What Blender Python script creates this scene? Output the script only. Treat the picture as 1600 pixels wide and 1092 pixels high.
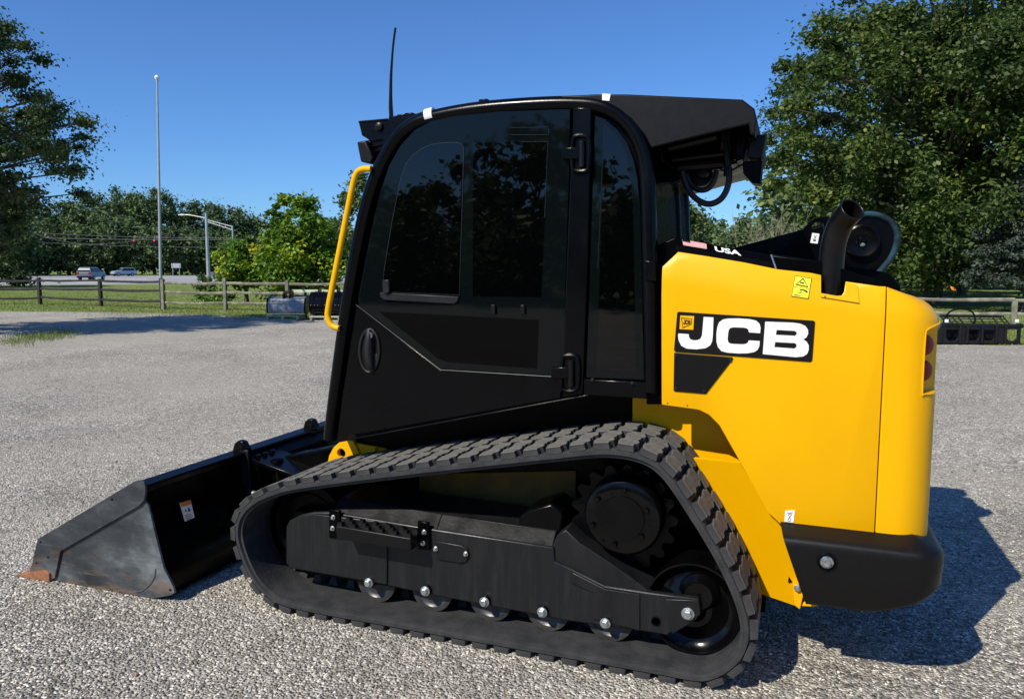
import bpy, bmesh, math, random
import numpy as np
from mathutils import Vector, Matrix, Euler
random.seed(7); rng = np.random.default_rng(11)
S = bpy.context.scene
for o in list(bpy.data.objects): bpy.data.objects.remove(o)
COL = S.collection
# ------------------------------------------------------------------ camera, sky, sun, exposure
FP, H, HOR, CX, CY = 1200.0, 1.5, 420.0, 800.0, 546.0
TH = math.atan((CY-HOR)/FP); YAW = math.radians(20)
FW = (-math.sin(YAW), math.cos(YAW)); RT = (math.cos(YAW), math.sin(YAW))
CAMX, CAMY = 0.4758, -2.6852
cd = bpy.data.cameras.new('camera'); cam = bpy.data.objects.new('camera', cd); COL.objects.link(cam)
cam.location = (CAMX, CAMY, H); cam.rotation_euler = (math.pi/2-TH, 0, YAW)
cd.sensor_width = 36; cd.lens = 36*FP/1600; cd.clip_end = 3000; cd.clip_start = 0.05
S.camera = cam
W = bpy.data.worlds.new('World'); S.world = W; W.use_nodes = True
SUN = Vector((-0.47, -0.95, 1.0)).normalized()
nt = W.node_tree; bg = nt.nodes['Background']
sky = nt.nodes.new('ShaderNodeTexSky'); sky.sky_type = 'NISHITA'; sky.sun_disc = False
sky.sun_elevation = math.asin(SUN.z); sky.sun_rotation = math.atan2(SUN.x, SUN.y)
sky.air_density = 1.0; sky.dust_density = 0.15; sky.ozone_density = 4.0; sky.altitude = 200
tint = nt.nodes.new('ShaderNodeMix'); tint.data_type = 'RGBA'; tint.blend_type = 'MULTIPLY'; tint.inputs['Factor'].default_value = 1
tint.inputs['B'].default_value = (.64, 1.0, 1.46, 1); nt.links.new(sky.outputs[0], tint.inputs['A']); nt.links.new(tint.outputs['Result'], bg.inputs[0]); bg.inputs[1].default_value = 0.075
sd = bpy.data.lights.new('sun', 'SUN'); so = bpy.data.objects.new('sun', sd); COL.objects.link(so)
sd.energy = 4.35; sd.angle = math.radians(0.5); sd.color = (1.0, 0.935, 0.80)
so.rotation_euler = SUN.to_track_quat('Z', 'Y').to_euler(); so.location = (-5, -10, 12)
S.view_settings.view_transform = 'Standard'; S.view_settings.look = 'None'
S.view_settings.exposure = 0.35; S.view_settings.gamma = 1.0; S.view_settings.use_curve_mapping = False

# ------------------------------------------------------------------ pixel -> place helpers
def ray(px, py):
    u = (px-CX)/FP; v = (CY-py)/FP
    h = math.cos(TH)+v*math.sin(TH); z = -math.sin(TH)+v*math.cos(TH)
    return (RT[0]*u+FW[0]*h, RT[1]*u+FW[1]*h, z)
def G(px, py, z=0.0):                      # point of the ground seen at a pixel
    r = ray(px, py); t = (z-H)/r[2]
    return Vector((CAMX+r[0]*t, CAMY+r[1]*t, z))
def P(px, py, y):                          # point of the upright plane Y=y seen at a pixel
    r = ray(px, py); t = (y-CAMY)/r[1]
    return Vector((CAMX+r[0]*t, y, H+r[2]*t))
def XZ(pts, y): return [(P(a, b, y).x, P(a, b, y).z) for a, b in pts]
def LD(lat, D, z=0.0):                     # lateral / distance from the viewpoint
    return Vector((CAMX+RT[0]*lat+FW[0]*D, CAMY+RT[1]*lat+FW[1]*D, z))
def atD(px, D, z=0.0): return LD((px-CX)/FP*D, D, z)
def zat(py, D):
    v = (CY-py)/FP; return H+D*(-math.sin(TH)+v*math.cos(TH))/(math.cos(TH)+v*math.sin(TH))
def RD(px, py, D):                         # point seen at a pixel, at forward distance D
    r = ray(px, py); t = D/(r[0]*FW[0]+r[1]*FW[1]); return Vector((CAMX+r[0]*t, CAMY+r[1]*t, H+r[2]*t))

# ------------------------------------------------------------------ materials
def nodes(m): return m.node_tree.nodes, m.node_tree.links
def mat(name, col, rough=.5, metal=0., spec=.5, var=0., vscale=8., bump=0., bscale=60., col2=None, cscale=None, rvar=0., coat=0., stretch=None, thr=None):
    m = bpy.data.materials.new(name); m.use_nodes = True; N, L = nodes(m)
    b = N['Principled BSDF']; b.inputs['Base Color'].default_value = (*col, 1)
    b.inputs['Roughness'].default_value = rough; b.inputs['Metallic'].default_value = metal
    b.inputs['Specular IOR Level'].default_value = spec; b.inputs['Coat Weight'].default_value = coat
    b.inputs['Coat Roughness'].default_value = .08
    tc = N.new('ShaderNodeTexCoord'); src = tc.outputs['Object']
    if stretch:
        mp = N.new('ShaderNodeMapping'); mp.inputs['Scale'].default_value = stretch; L.new(src, mp.inputs[0]); src = mp.outputs[0]
    if var or col2:
        n = N.new('ShaderNodeTexNoise'); n.inputs['Scale'].default_value = cscale or vscale; n.inputs['Detail'].default_value = 8; n.inputs['Roughness'].default_value = .62
        L.new(src, n.inputs['Vector'])
        r = N.new('ShaderNodeValToRGB'); e = r.color_ramp.elements
        lo, hi = thr or (.35, .65); e[0].position = lo; e[1].position = hi
        if col2: e[0].color = (*col, 1); e[1].color = (*col2, 1)
        else:
            e[0].color = (*[c*(1-var) for c in col], 1); e[1].color = (*[min(1, c*(1+var)) for c in col], 1)
        L.new(n.outputs[0], r.inputs[0]); L.new(r.outputs[0], b.inputs['Base Color'])
    if rvar:
        n = N.new('ShaderNodeTexNoise'); n.inputs['Scale'].default_value = vscale*1.7; n.inputs['Detail'].default_value = 6; L.new(src, n.inputs['Vector'])
        q = N.new('ShaderNodeMapRange'); q.inputs['From Min'].default_value = .3; q.inputs['From Max'].default_value = .7
        q.inputs['To Min'].default_value = max(0, rough-rvar); q.inputs['To Max'].default_value = min(1, rough+rvar)
        L.new(n.outputs[0], q.inputs[0]); L.new(q.outputs[0], b.inputs['Roughness'])
    if bump:
        n = N.new('ShaderNodeTexNoise'); n.inputs['Scale'].default_value = bscale; n.inputs['Detail'].default_value = 5; L.new(src, n.inputs['Vector'])
        q = N.new('ShaderNodeBump'); q.inputs['Strength'].default_value = bump; q.inputs['Distance'].default_value = .01
        L.new(n.outputs[0], q.inputs['Height']); L.new(q.outputs[0], b.inputs['Normal'])
    return m
M = {}
M['yellow'] = mat('yellow_paint', (.80, .405, .0003), .34, spec=.2, var=.02, vscale=3, rvar=.06, bump=.012, bscale=240)
M['black'] = mat('black_paint', (.0018, .0019, .0024), .22, spec=.16, var=.25, vscale=5, rvar=.08, bump=.03, bscale=180)
M['satin'] = mat('satin_black_sheet', (.0012, .0012, .0014), .28, spec=.08, var=.2, vscale=6, rvar=.08)
M['plastic'] = mat('black_plastic', (.0058, .0055, .0056), .38, spec=.22, var=.06, vscale=20, rvar=.03, bump=.06, bscale=400)
M['gloss'] = mat('glossy_black', (.0018, .0018, .0021), .14, spec=.26, var=.3, vscale=9, rvar=.07, bump=.05, bscale=30)
M['chassis'] = mat('dusty_black_steel', (.0065, .0072, .0088), .40, spec=.28, col2=(.014, .014, .015), cscale=7, rvar=.12, bump=.08, bscale=90, stretch=(1, 1, .35))
M['rubber'] = mat('track_rubber', (.022, .023, .026), .72, spec=.3, col2=(.040, .040, .041), cscale=14, rvar=.1, bump=.25, bscale=120)
M['lug'] = mat('dusty_lug_rubber', (.10, .096, .088), .9, spec=.15, col2=(.185, .175, .156), cscale=26, bump=.35, bscale=160)
M['roller'] = mat('worn_roller_steel', (.03, .031, .032), .38, metal=.3, col2=(.07, .068, .064), cscale=12)
M['shade_dark_yellow'] = mat('shade_dark_yellow_panel', (.10, .06, .006), .7, col2=(.18, .11, .01), cscale=9)  # yellow paint darkened: the shade inside the track opening is put into the colour
M['frame'] = mat('dusty_frame_steel', (.0082, .009, .0108), .40, spec=.35, col2=(.018, .018, .0185), cscale=55, rvar=.1, bump=.06, bscale=90, stretch=(1, 1, .09), thr=(.48, .75))
M['frit'] = mat('tinted_glass_band', (.0024, .0038, .0042), .03, spec=.24)
M['glass_low'] = mat('dark_lower_glass', (.0008, .0009, .001), .03, spec=.12)
M['lugside'] = mat('lug_side_rubber', (.030, .031, .034), .75, spec=.25, col2=(.05, .049, .048), cscale=20, bump=.2, bscale=150)
M['glass'] = mat('dark_tinted_glass', (.0006, .0007, .0008), .015, spec=.42)
M['line'] = mat('window_seal', (.012, .018, .02), .4)
M['zinc'] = mat('zinc_bolt', (.48, .50, .50), .33, metal=.85, var=.25, vscale=80)
M['grey_metal'] = mat('worn_grey_metal', (.10, .11, .12), .45, metal=.4, var=.3, vscale=20)
M['white'] = mat('white_vinyl', (.82, .82, .80), .4, var=.02)
M['decal_black'] = mat('black_vinyl', (.0075, .006, .006), .35, spec=.25)
M['decal_yellow'] = mat('yellow_vinyl', (.85, .78, .02), .4)
M['orange'] = mat('orange_vinyl', (.75, .20, .02), .4)
M['red'] = mat('red_vinyl', (.62, .02, .02), .4)
M['redlens'] = mat('red_lens', (.22, .004, .005), .3, spec=.2)
M['clear'] = mat('lamp_glass', (.35, .37, .38), .15, metal=.7, var=.5, vscale=60)
M['hose'] = mat('hydraulic_hose', (.012, .012, .013), .4, bump=.1, bscale=200)
M['bluehose'] = mat('blue_sleeve_hose', (.004, .008, .012), .75, spec=.2, col2=(.02, .065, .10), cscale=12, bump=.3, bscale=90)
M['rust'] = mat('rusty_edge', (.20, .075, .030), .8, col2=(.34, .15, .07), cscale=30, bump=.4, bscale=120)
M['wood_old'] = mat('weathered_rail', (.15, .135, .11), .85, col2=(.36, .35, .26), cscale=3.2, bump=.6, bscale=30, stretch=(1, 1, 1), thr=(.45, .7))
M['wood_dark'] = mat('dark_rail', (.014, .014, .013), .9, col2=(.035, .033, .029), cscale=4, bump=.6, bscale=30)
M['post'] = mat('fence_post_wood', (.10, .10, .075), .9, col2=(.22, .22, .16), cscale=6, bump=.6, bscale=25)
M['pallet'] = mat('pallet_wood', (.42, .38, .31), .8, col2=(.6, .57, .5), cscale=8, bump=.3)
M['bark'] = mat('bark', (.05, .042, .034), .95, col2=(.10, .088, .072), cscale=6, bump=1, bscale=14, stretch=(1, 1, .25))
M['bark_pale'] = mat('pale_twig_bark', (.17, .15, .11), .9, col2=(.28, .25, .19), cscale=6)
M['galv'] = mat('galvanised_pole', (.42, .44, .46), .45, metal=.5, var=.12, vscale=3)
M['dullwire'] = mat('dull_cable', (.07, .07, .075), .7)
M['tyre'] = mat('tyre', (.02, .02, .021), .8)
M['carglass'] = mat('car_glass', (.012, .016, .018), .05)
M['asphalt'] = mat('road_asphalt', (.30, .295, .31), .9, var=.1, vscale=.06, bump=.2, bscale=5)
M['roadline'] = mat('road_paint', (.75, .74, .68), .7)

def worn_steel():
    m = bpy.data.materials.new('worn_bucket_steel'); m.use_nodes = True; N, L = nodes(m); b = N['Principled BSDF']
    tc = N.new('ShaderNodeTexCoord')
    def noise(scale, st, det=8, rough=.6):
        mp = N.new('ShaderNodeMapping'); mp.inputs['Scale'].default_value = st; mp.inputs['Rotation'].default_value = (0, math.radians(8), 0)
        n = N.new('ShaderNodeTexNoise'); n.inputs['Scale'].default_value = scale; n.inputs['Detail'].default_value = det; n.inputs['Roughness'].default_value = rough
        L.new(tc.outputs['Object'], mp.inputs[0]); L.new(mp.outputs[0], n.inputs['Vector']); return n.outputs[0]
    def ramp(src, stops):
        r = N.new('ShaderNodeValToRGB'); e = r.color_ramp.elements
        e[0].position, e[0].color = stops[0][0], (*stops[0][1], 1); e[1].position, e[1].color = stops[-1][0], (*stops[-1][1], 1)
        for p, c in stops[1:-1]: q = e.new(p); q.color = (*c, 1)
        L.new(src, r.inputs[0]); return r.outputs[0]
    base = ramp(noise(2.6, (1, 1, 1.8), 10, .68), [(.34, (.022, .024, .027)), (.48, (.045, .051, .058)), (.58, (.085, .098, .108)), (.70, (.20, .225, .235))])
    scr = ramp(noise(7, (.8, 1, 26), 12, .8), [(.57, (0, 0, 0)), (.66, (1, 1, 1))])
    rus = ramp(noise(6, (1, 1, 4), 10, .7), [(.50, (0, 0, 0)), (.62, (1, 1, 1))])
    sep = N.new('ShaderNodeSeparateXYZ'); L.new(tc.outputs['Object'], sep.inputs[0])
    mr = N.new('ShaderNodeMapRange'); mr.inputs['From Min'].default_value = .2; mr.inputs['From Max'].default_value = .0; L.new(sep.outputs['Z'], mr.inputs[0])
    mu = N.new('ShaderNodeMath'); mu.operation = 'MULTIPLY'; L.new(mr.outputs[0], mu.inputs[0]); L.new(rus, mu.inputs[1])
    def mix(a, bcol, fac):
        x = N.new('ShaderNodeMix'); x.data_type = 'RGBA'; L.new(a, x.inputs['A']); x.inputs['B'].default_value = (*bcol, 1); L.new(fac, x.inputs['Factor']); return x.outputs['Result']
    s2 = N.new('ShaderNodeMath'); s2.operation = 'MULTIPLY'; s2.inputs[1].default_value = .45; L.new(scr, s2.inputs[0])
    c = mix(base, (.27, .29, .29), s2.outputs[0]); c = mix(c, (.21, .13, .08), mu.outputs[0])
    L.new(c, b.inputs['Base Color']); b.inputs['Roughness'].default_value = .5; b.inputs['Metallic'].default_value = .35
    bp = N.new('ShaderNodeBump'); bp.inputs['Strength'].default_value = .15; bp.inputs['Distance'].default_value = .01; L.new(scr, bp.inputs['Height']); L.new(bp.outputs[0], b.inputs['Normal'])
    return m
M['steel'] = worn_steel()

def gravel_mat():
    m = bpy.data.materials.new('gravel_surface'); m.use_nodes = True; N, L = nodes(m); b = N['Principled BSDF']
    tc = N.new('ShaderNodeTexCoord')
    v = N.new('ShaderNodeTexVoronoi'); v.inputs['Scale'].default_value = 88; L.new(tc.outputs['Object'], v.inputs['Vector'])
    v2 = N.new('ShaderNodeTexVoronoi'); v2.inputs['Scale'].default_value = 19; L.new(tc.outputs['Object'], v2.inputs['Vector'])
    bw = N.new('ShaderNodeSeparateColor'); L.new(v.outputs['Color'], bw.inputs[0])
    r = N.new('ShaderNodeValToRGB'); e = r.color_ramp.elements
    e[0].position = 0; e[0].color = (.07, .064, .055, 1); e[1].position = 1; e[1].color = (.97, .90, .78, 1)
    for p, c in ((.3, (.225, .208, .182)), (.6, (.38, .35, .298)), (.85, (.57, .53, .455))): q = e.new(p); q.color = (*c, 1)
    L.new(bw.outputs[0], r.inputs[0])
    bw2 = N.new('ShaderNodeSeparateColor'); L.new(v2.outputs['Color'], bw2.inputs[0])
    mr2 = N.new('ShaderNodeMapRange'); mr2.inputs['To Min'].default_value = .8; mr2.inputs['To Max'].default_value = 1.25; L.new(bw2.outputs[1], mr2.inputs[0])
    n = N.new('ShaderNodeTexNoise'); n.inputs['Scale'].default_value = .7; n.inputs['Detail'].default_value = 7; n.inputs['Roughness'].default_value = .65; L.new(tc.outputs['Object'], n.inputs['Vector'])
    mr = N.new('ShaderNodeMapRange'); mr.inputs['From Min'].default_value = .3; mr.inputs['From Max'].default_value = .7; mr.inputs['To Min'].default_value = .66; mr.inputs['To Max'].default_value = 1.26; L.new(n.outputs[0], mr.inputs[0])
    mm = N.new('ShaderNodeMath'); mm.operation = 'MULTIPLY'; L.new(mr.outputs[0], mm.inputs[0]); L.new(mr2.outputs[0], mm.inputs[1])
    vm = N.new('ShaderNodeVectorMath'); vm.operation = 'SCALE'; L.new(r.outputs[0], vm.inputs[0]); L.new(mm.outputs[0], vm.inputs['Scale'])
    n3 = N.new('ShaderNodeTexNoise'); n3.inputs['Scale'].default_value = .33; n3.inputs['Detail'].default_value = 9; n3.inputs['Roughness'].default_value = .7; L.new(tc.outputs['Object'], n3.inputs['Vector'])
    mr3 = N.new('ShaderNodeMapRange'); mr3.inputs['From Min'].default_value = .42; mr3.inputs['From Max'].default_value = .62; mr3.inputs['To Min'].default_value = .12; mr3.inputs['To Max'].default_value = .72; L.new(n3.outputs[0], mr3.inputs[0])
    mf = N.new('ShaderNodeMix'); mf.data_type = 'RGBA'; L.new(mr3.outputs[0], mf.inputs['Factor']); L.new(vm.outputs[0], mf.inputs['A']); mf.inputs['B'].default_value = (.405, .372, .308, 1)
    L.new(mf.outputs['Result'], b.inputs['Base Color']); b.inputs['Roughness'].default_value = .9; b.inputs['Specular IOR Level'].default_value = .3
    bp = N.new('ShaderNodeBump'); bp.inputs['Strength'].default_value = 1; bp.inputs['Distance'].default_value = .012; bp.invert = True
    L.new(v.outputs['Distance'], bp.inputs['Height']); L.new(bp.outputs[0], b.inputs['Normal'])
    return m
M['gravel'] = gravel_mat()

def attr_mat(name, stops, rough=.7, transl=0., spec=.3):     # colour from a per-piece attribute "tint"
    m = bpy.data.materials.new(name); m.use_nodes = True; N, L = nodes(m); b = N['Principled BSDF']
    a = N.new('ShaderNodeAttribute'); a.attribute_name = 'tint'
    r = N.new('ShaderNodeValToRGB'); e = r.color_ramp.elements
    e[0].position, e[0].color = stops[0][0], (*stops[0][1], 1); e[1].position, e[1].color = stops[-1][0], (*stops[-1][1], 1)
    for p, c in stops[1:-1]: q = e.new(p); q.color = (*c, 1)
    L.new(a.outputs['Fac'], r.inputs[0]); L.new(r.outputs[0], b.inputs['Base Color'])
    b.inputs['Roughness'].default_value = rough; b.inputs['Specular IOR Level'].default_value = spec
    if transl:
        t = N.new('ShaderNodeBsdfTranslucent'); L.new(r.outputs[0], t.inputs['Color'])
        mx = N.new('ShaderNodeMixShader'); mx.inputs[0].default_value = transl
        L.new(b.outputs[0], mx.inputs[1]); L.new(t.outputs[0], mx.inputs[2]); L.new(mx.outputs[0], N['Material Output'].inputs[0])
    return m
M['stones'] = attr_mat('gravel_stones', [(0, (.055, .05, .045)), (.3, (.175, .162, .142)), (.6, (.335, .308, .262)), (.85, (.55, .51, .44)), (.97, (.88, .83, .74)), (1, (.36, .2, .12))], .85)
M['leaf_maple'] = attr_mat('maple_leaves', [(0, (.034, .060, .018)), (.5, (.082, .132, .032)), (.85, (.15, .21, .045)), (1, (.26, .29, .06))], .5, .38)
M['leaf_locust'] = attr_mat('locust_leaves', [(0, (.04, .065, .026)), (.5, (.078, .125, .038)), (.9, (.15, .19, .055)), (1, (.24, .22, .07))], .55, .4)
M['leaf_far'] = attr_mat('woodland_leaves', [(0, (.050, .080, .034)), (.5, (.105, .165, .058)), (1, (.19, .25, .09))], .65, .25)
M['leaf_vine'] = attr_mat('vine_leaves', [(0, (.045, .10, .010)), (.5, (.12, .23, .018)), (.85, (.22, .36, .025)), (1, (.50, .48, .03))], .45, .35)
M['leaf_spruce'] = attr_mat('spruce_needles', [(0, (.03, .045, .033)), (1, (.085, .11, .082))], .6, .1)
M['grass_blade'] = attr_mat('lawn_blades', [(0, (.11, .15, .035)), (.6, (.20, .26, .06)), (1, (.36, .35, .13))], .6, .3)
M['lawn'] = mat('lawn', (.135, .175, .042), .95, spec=.1, col2=(.225, .27, .08), cscale=.9, bump=.8, bscale=25)

# ------------------------------------------------------------------ mesh builder
class MB:
    def __init__(s): s.v = []; s.f = []
    def add(s, vs, fs):
        k = len(s.v); s.v += [tuple(p) for p in vs]; s.f += [tuple(i+k for i in f) for f in fs]; return s
    def prism(s, pts, y0, y1):
        n = len(pts); vs = [(x, y0, z) for x, z in pts]+[(x, y1, z) for x, z in pts]
        return s.add(vs, [tuple(range(n)), tuple(range(2*n-1, n-1, -1))]+[(i, i+n, (i+1) % n+n, (i+1) % n) for i in range(n)])
    def box(s, x0, x1, y0, y1, z0, z1): return s.prism([(x0, z0), (x1, z0), (x1, z1), (x0, z1)], y0, y1)
    def hexa(s, p): return s.add(p, [(0, 1, 2, 3), (7, 6, 5, 4), (0, 4, 5, 1), (1, 5, 6, 2), (2, 6, 7, 3), (3, 7, 4, 0)])
    def quadslab(s, q, t):                  # q: 4 points, t: thickness vector
        t = Vector(t); return s.hexa([Vector(p) for p in q]+[Vector(p)+t for p in q])
    def tube(s, path, r, n=10, closed=False, cap=True, sc=(1, 1)):
        path = [Vector(p) for p in path]; m = len(path); rs = r if isinstance(r, (list, tuple)) else [r]*m
        vs = []; fs = []; ref = None
        for i, p in enumerate(path):
            a = path[i-1] if (i or closed) else p; b = path[(i+1) % m] if (i < m-1 or closed) else p
            t = (b-a).normalized()
            if ref is None:
                ref = Vector((0, 1, 0)) if abs(t.y) < .9 else Vector((1, 0, 0))
            u = (ref-t*ref.dot(t)); u.normalize(); w = t.cross(u); ref = u
            vs += [p+u*(rs[i]*sc[0]*math.cos(2*math.pi*k/n))+w*(rs[i]*sc[1]*math.sin(2*math.pi*k/n)) for k in range(n)]
        for i in range(m if closed else m-1):
            j = (i+1) % m
            fs += [(i*n+k, i*n+(k+1) % n, j*n+(k+1) % n, j*n+k) for k in range(n)]
        if cap and not closed: fs += [tuple(range(n-1, -1, -1)), tuple((m-1)*n+k for k in range(n))]
        return s.add(vs, fs)
    def lathe(s, c, prof, n=32, axis='Y'):  # prof: (offset along axis, radius)
        vs = []; fs = []; m = len(prof)
        for a, r in prof:
            for k in range(n):
                q = 2*math.pi*k/n; u, w = r*math.cos(q), r*math.sin(q)
                vs.append({'Y': (c[0]+u, c[1]+a, c[2]+w), 'Z': (c[0]+u, c[1]+w, c[2]+a), 'X': (c[0]+a, c[1]+u, c[2]+w)}[axis])
        for i in range(m-1): fs += [(i*n+k, i*n+(k+1) % n, (i+1)*n+(k+1) % n, (i+1)*n+k) for k in range(n)]
        fs += [tuple(range(n-1, -1, -1)), tuple((m-1)*n+k for k in range(n))]
        return s.add(vs, fs)
    def mesh(s, name, mt, smooth=35, recalc=True):
        me = bpy.data.meshes.new(name); me.from_pydata(s.v, [], s.f)
        if recalc:
            bm = bmesh.new(); bm.from_mesh(me); bmesh.ops.recalc_face_normals(bm, faces=bm.faces); bm.to_mesh(me); bm.free()
        if mt: me.materials.append(mt)
        if smooth:
            me.polygons.foreach_set('use_smooth', [True]*len(me.polygons)); me.set_sharp_from_angle(angle=math.radians(smooth))
        return me
def setp(o, parent):
    if parent is not None:
        o.parent = parent
        if parent.type == 'EMPTY': o.matrix_parent_inverse = Matrix.Translation(-parent.location) if not parent.get('local') else Matrix.Identity(4)
def part(name, mb, mt, parent=None, bevel=0., seg=2, smooth=35, label=None, kind=None):
    me = mb if isinstance(mb, bpy.types.Mesh) else mb.mesh(name, mt, smooth)
    o = bpy.data.objects.new(name, me); COL.objects.link(o); setp(o, parent)
    if bevel:
        b = o.modifiers.new('bevel', 'BEVEL'); b.width = bevel; b.segments = seg; b.limit_method = 'ANGLE'; b.angle_limit = math.radians(38)
    if label: o['label'] = label
    if kind: o['kind'] = kind
    return o
def thing(name, label, cat, loc=(0, 0, 0), local=False, rz=0, group=None):
    o = bpy.data.objects.new(name, None); o.empty_display_size = .3; COL.objects.link(o); o.location = loc; o.rotation_euler[2] = rz
    o['label'] = label; o['category'] = cat
    if group: o['group'] = group
    if local: o['local'] = 1
    return o
def tag(o, label, cat, group=None):
    o['label'] = label; o['category'] = cat
    if group: o['group'] = group
    return o
def copy_tree(o, parent=None):
    c = o.copy(); COL.objects.link(c)
    if parent: c.parent = parent
    for ch in list(o.children): copy_tree(ch, c)
    return c
def holes_mesh(loops, y0, y1, mt, name, to3d=None):          # flat plate with openings; loops of (x,z)
    cu = bpy.data.curves.new('tmp', 'CURVE'); cu.dimensions = '2D'; cu.fill_mode = 'BOTH'
    for lp in loops:
        s = cu.splines.new('POLY'); s.points.add(len(lp)-1); s.use_cyclic_u = True
        for i, (x, z) in enumerate(lp): s.points[i].co = (x, z, 0, 1)
    cu.extrude = .5; ob = bpy.data.objects.new('tmp', cu); me = bpy.data.meshes.new_from_object(ob)
    for v in me.vertices:
        x, z, t = v.co.x, v.co.y, v.co.z
        v.co = to3d(x, z, t) if to3d else (x, y0+(y1-y0)*(.5+t), z)
    bm = bmesh.new(); bm.from_mesh(me); bmesh.ops.remove_doubles(bm, verts=bm.verts, dist=1e-6); bmesh.ops.recalc_face_normals(bm, faces=bm.faces); bm.to_mesh(me); bm.free()
    me.name = name; me.materials.clear(); me.materials.append(mt); bpy.data.objects.remove(ob); bpy.data.curves.remove(cu)
    return me
def circ(x, z, r, n=20, rz=None): return [(x+r*math.cos(2*math.pi*k/n), z+(rz or r)*math.sin(2*math.pi*k/n)) for k in range(n)]
def smooth_path(pts, k=6, closed=False):
    pts = [Vector(p) for p in pts]; n = len(pts); out = []
    rngi = range(n) if closed else range(n-1)
    for i in rngi:
        p0 = pts[i-1] if (i or closed) else pts[0]; p1 = pts[i]; p2 = pts[(i+1) % n]; p3 = pts[(i+2) % n] if (closed or i+2 < n) else pts[-1]
        for j in range(k):
            t = j/k
            out.append(.5*((2*p1)+(p2-p0)*t+(2*p0-5*p1+4*p2-p3)*t*t+(3*p1-p0-3*p2+p3)*t**3))
    if not closed: out.append(pts[-1])
    return out
def text_mesh(txt, name, mt, o, ux, uz, w, h, off=.001, shear=0., bold=0.):
    cu = bpy.data.curves.new('t', 'FONT'); cu.body = txt; cu.size = 1; cu.shear = shear; cu.offset = bold
    ob = bpy.data.objects.new('t', cu); me = bpy.data.meshes.new_from_object(ob)
    co = np.array([v.co[:] for v in me.vertices]); mn = co.min(0); mx = co.max(0)
    o, ux, uz = Vector(o), Vector(ux).normalized(), Vector(uz).normalized(); n = ux.cross(uz)
    for v in me.vertices:
        a = (v.co.x-mn[0])/(mx[0]-mn[0])*w; b = (v.co.y-mn[1])/(mx[1]-mn[1])*h
        v.co = o+ux*a+uz*b+n*off
    me.name = name; me.materials.clear(); me.materials.append(mt); bpy.data.objects.remove(ob); bpy.data.curves.remove(cu)
    return me
class Decal:                                # a flat sticker: corners bl, br, tr, tl
    def __init__(s, bl, br, tr, tl): s.q = [Vector(p) for p in (bl, br, tr, tl)]; s.n = (s.q[1]-s.q[0]).cross(s.q[3]-s.q[0]).normalized()
    def at(s, u, v, k=0): return s.q[0].lerp(s.q[1], u).lerp(s.q[3].lerp(s.q[2], u), v)+s.n*k
    def base(s, name, mt, parent, label=None, k=.0012, pad=0):
        m = MB(); m.hexa([s.at(a, b, k) for a, b in ((0, 0), (1, 0), (1, 1), (0, 1))]+[s.at(a, b, -.002) for a, b in ((0, 0), (1, 0), (1, 1), (0, 1))])
        return part(name, m, mt, parent, smooth=0, label=label)
    def shapes(s, name, polys, mt, parent, k=.0022, label=None):
        m = MB()
        for pl in polys: m.add([s.at(u, v, k) for u, v in pl], [tuple(range(len(pl)))])
        return part(name, m.mesh(name, mt, 0, recalc=False), mt, parent, label=label)
    def text(s, txt, name, mt, parent, u0, v0, u1, v1, k=.0022, shear=0., bold=0.):
        o = s.at(u0, v0); w = (s.at(u1, v0)-o); h = (s.at(u0, v1)-o)
        return part(name, text_mesh(txt, name, mt, o, w, h, w.length, h.length, k, shear, bold), mt, parent)
def R4(u0, v0, u1, v1): return [(u0, v0), (u1, v0), (u1, v1), (u0, v1)]
def bolt(name, c, r, parent, mt=None, h=.012, washer=True):
    m = MB(); c = Vector(c)
    if washer: m.lathe(c, [(0, r*1.45), (-h*.3, r*1.45), (-h*.35, r*1.3)], 14)
    m.lathe(c, [(-h*.3, r), (-h, r), (-h*1.1, r*.85)], 6)
    return part(name, m, mt or M['zinc'], parent, smooth=0)
def np_mesh(name, V, F, mt, tint=None, smooth=False):
    me = bpy.data.meshes.new(name); nv = len(V); nf, k = F.shape
    me.vertices.add(nv); me.vertices.foreach_set('co', V.astype(np.float32).ravel())
    me.loops.add(nf*k); me.loops.foreach_set('vertex_index', F.astype(np.int32).ravel())
    me.polygons.add(nf); me.polygons.foreach_set('loop_start', np.arange(0, nf*k, k, dtype=np.int32)); me.polygons.foreach_set('loop_total', np.full(nf, k, np.int32))
    me.update(calc_edges=True)
    if tint is not None:
        a = me.attributes.new('tint', 'FLOAT', 'FACE'); a.data.foreach_set('value', tint.astype(np.float32))
    me.materials.append(mt)
    return me

# ------------------------------------------------------------------ the ground
def sheet(name, pts, z, mt, kind='structure'):
    me = bpy.data.meshes.new(name); me.from_pydata([(p[0], p[1], z) for p in pts], [], [tuple(range(len(pts)))])
    bm = bmesh.new(); bm.from_mesh(me); bmesh.ops.recalc_face_normals(bm, faces=bm.faces)
    if bm.faces[:][0].normal.z < 0: bmesh.ops.reverse_faces(bm, faces=bm.faces)
    bm.to_mesh(me); bm.free(); me.materials.append(mt)
    o = bpy.data.objects.new(name, me); COL.objects.link(o); o['kind'] = kind; return o
sheet('ground', [LD(1500*math.cos(a), 1500*math.sin(a)) for a in np.linspace(0, 2*math.pi, 48, endpoint=False)], -.004, M['lawn'])
edge = [(-900, 484), (-300, 486), (0, 487), (100, 487.5), (200, 489), (300, 491), (380, 494.5), (460, 499), (540, 502), (700, 506), (900, 512), (1100, 520), (1300, 530), (1455, 537), (1600, 540), (2000, 545), (2600, 552)]
ge = []
for (a, b), (c, d) in zip(edge[:-1], edge[1:]):
    n = 14
    for i in range(n):
        t = i/n; g = G(a+(c-a)*t, b+(d-b)*t); g += Vector((FW[0], FW[1], 0))*random.uniform(-.14, .14)*(1 if a > -300 else .3); ge.append(g)
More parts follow.
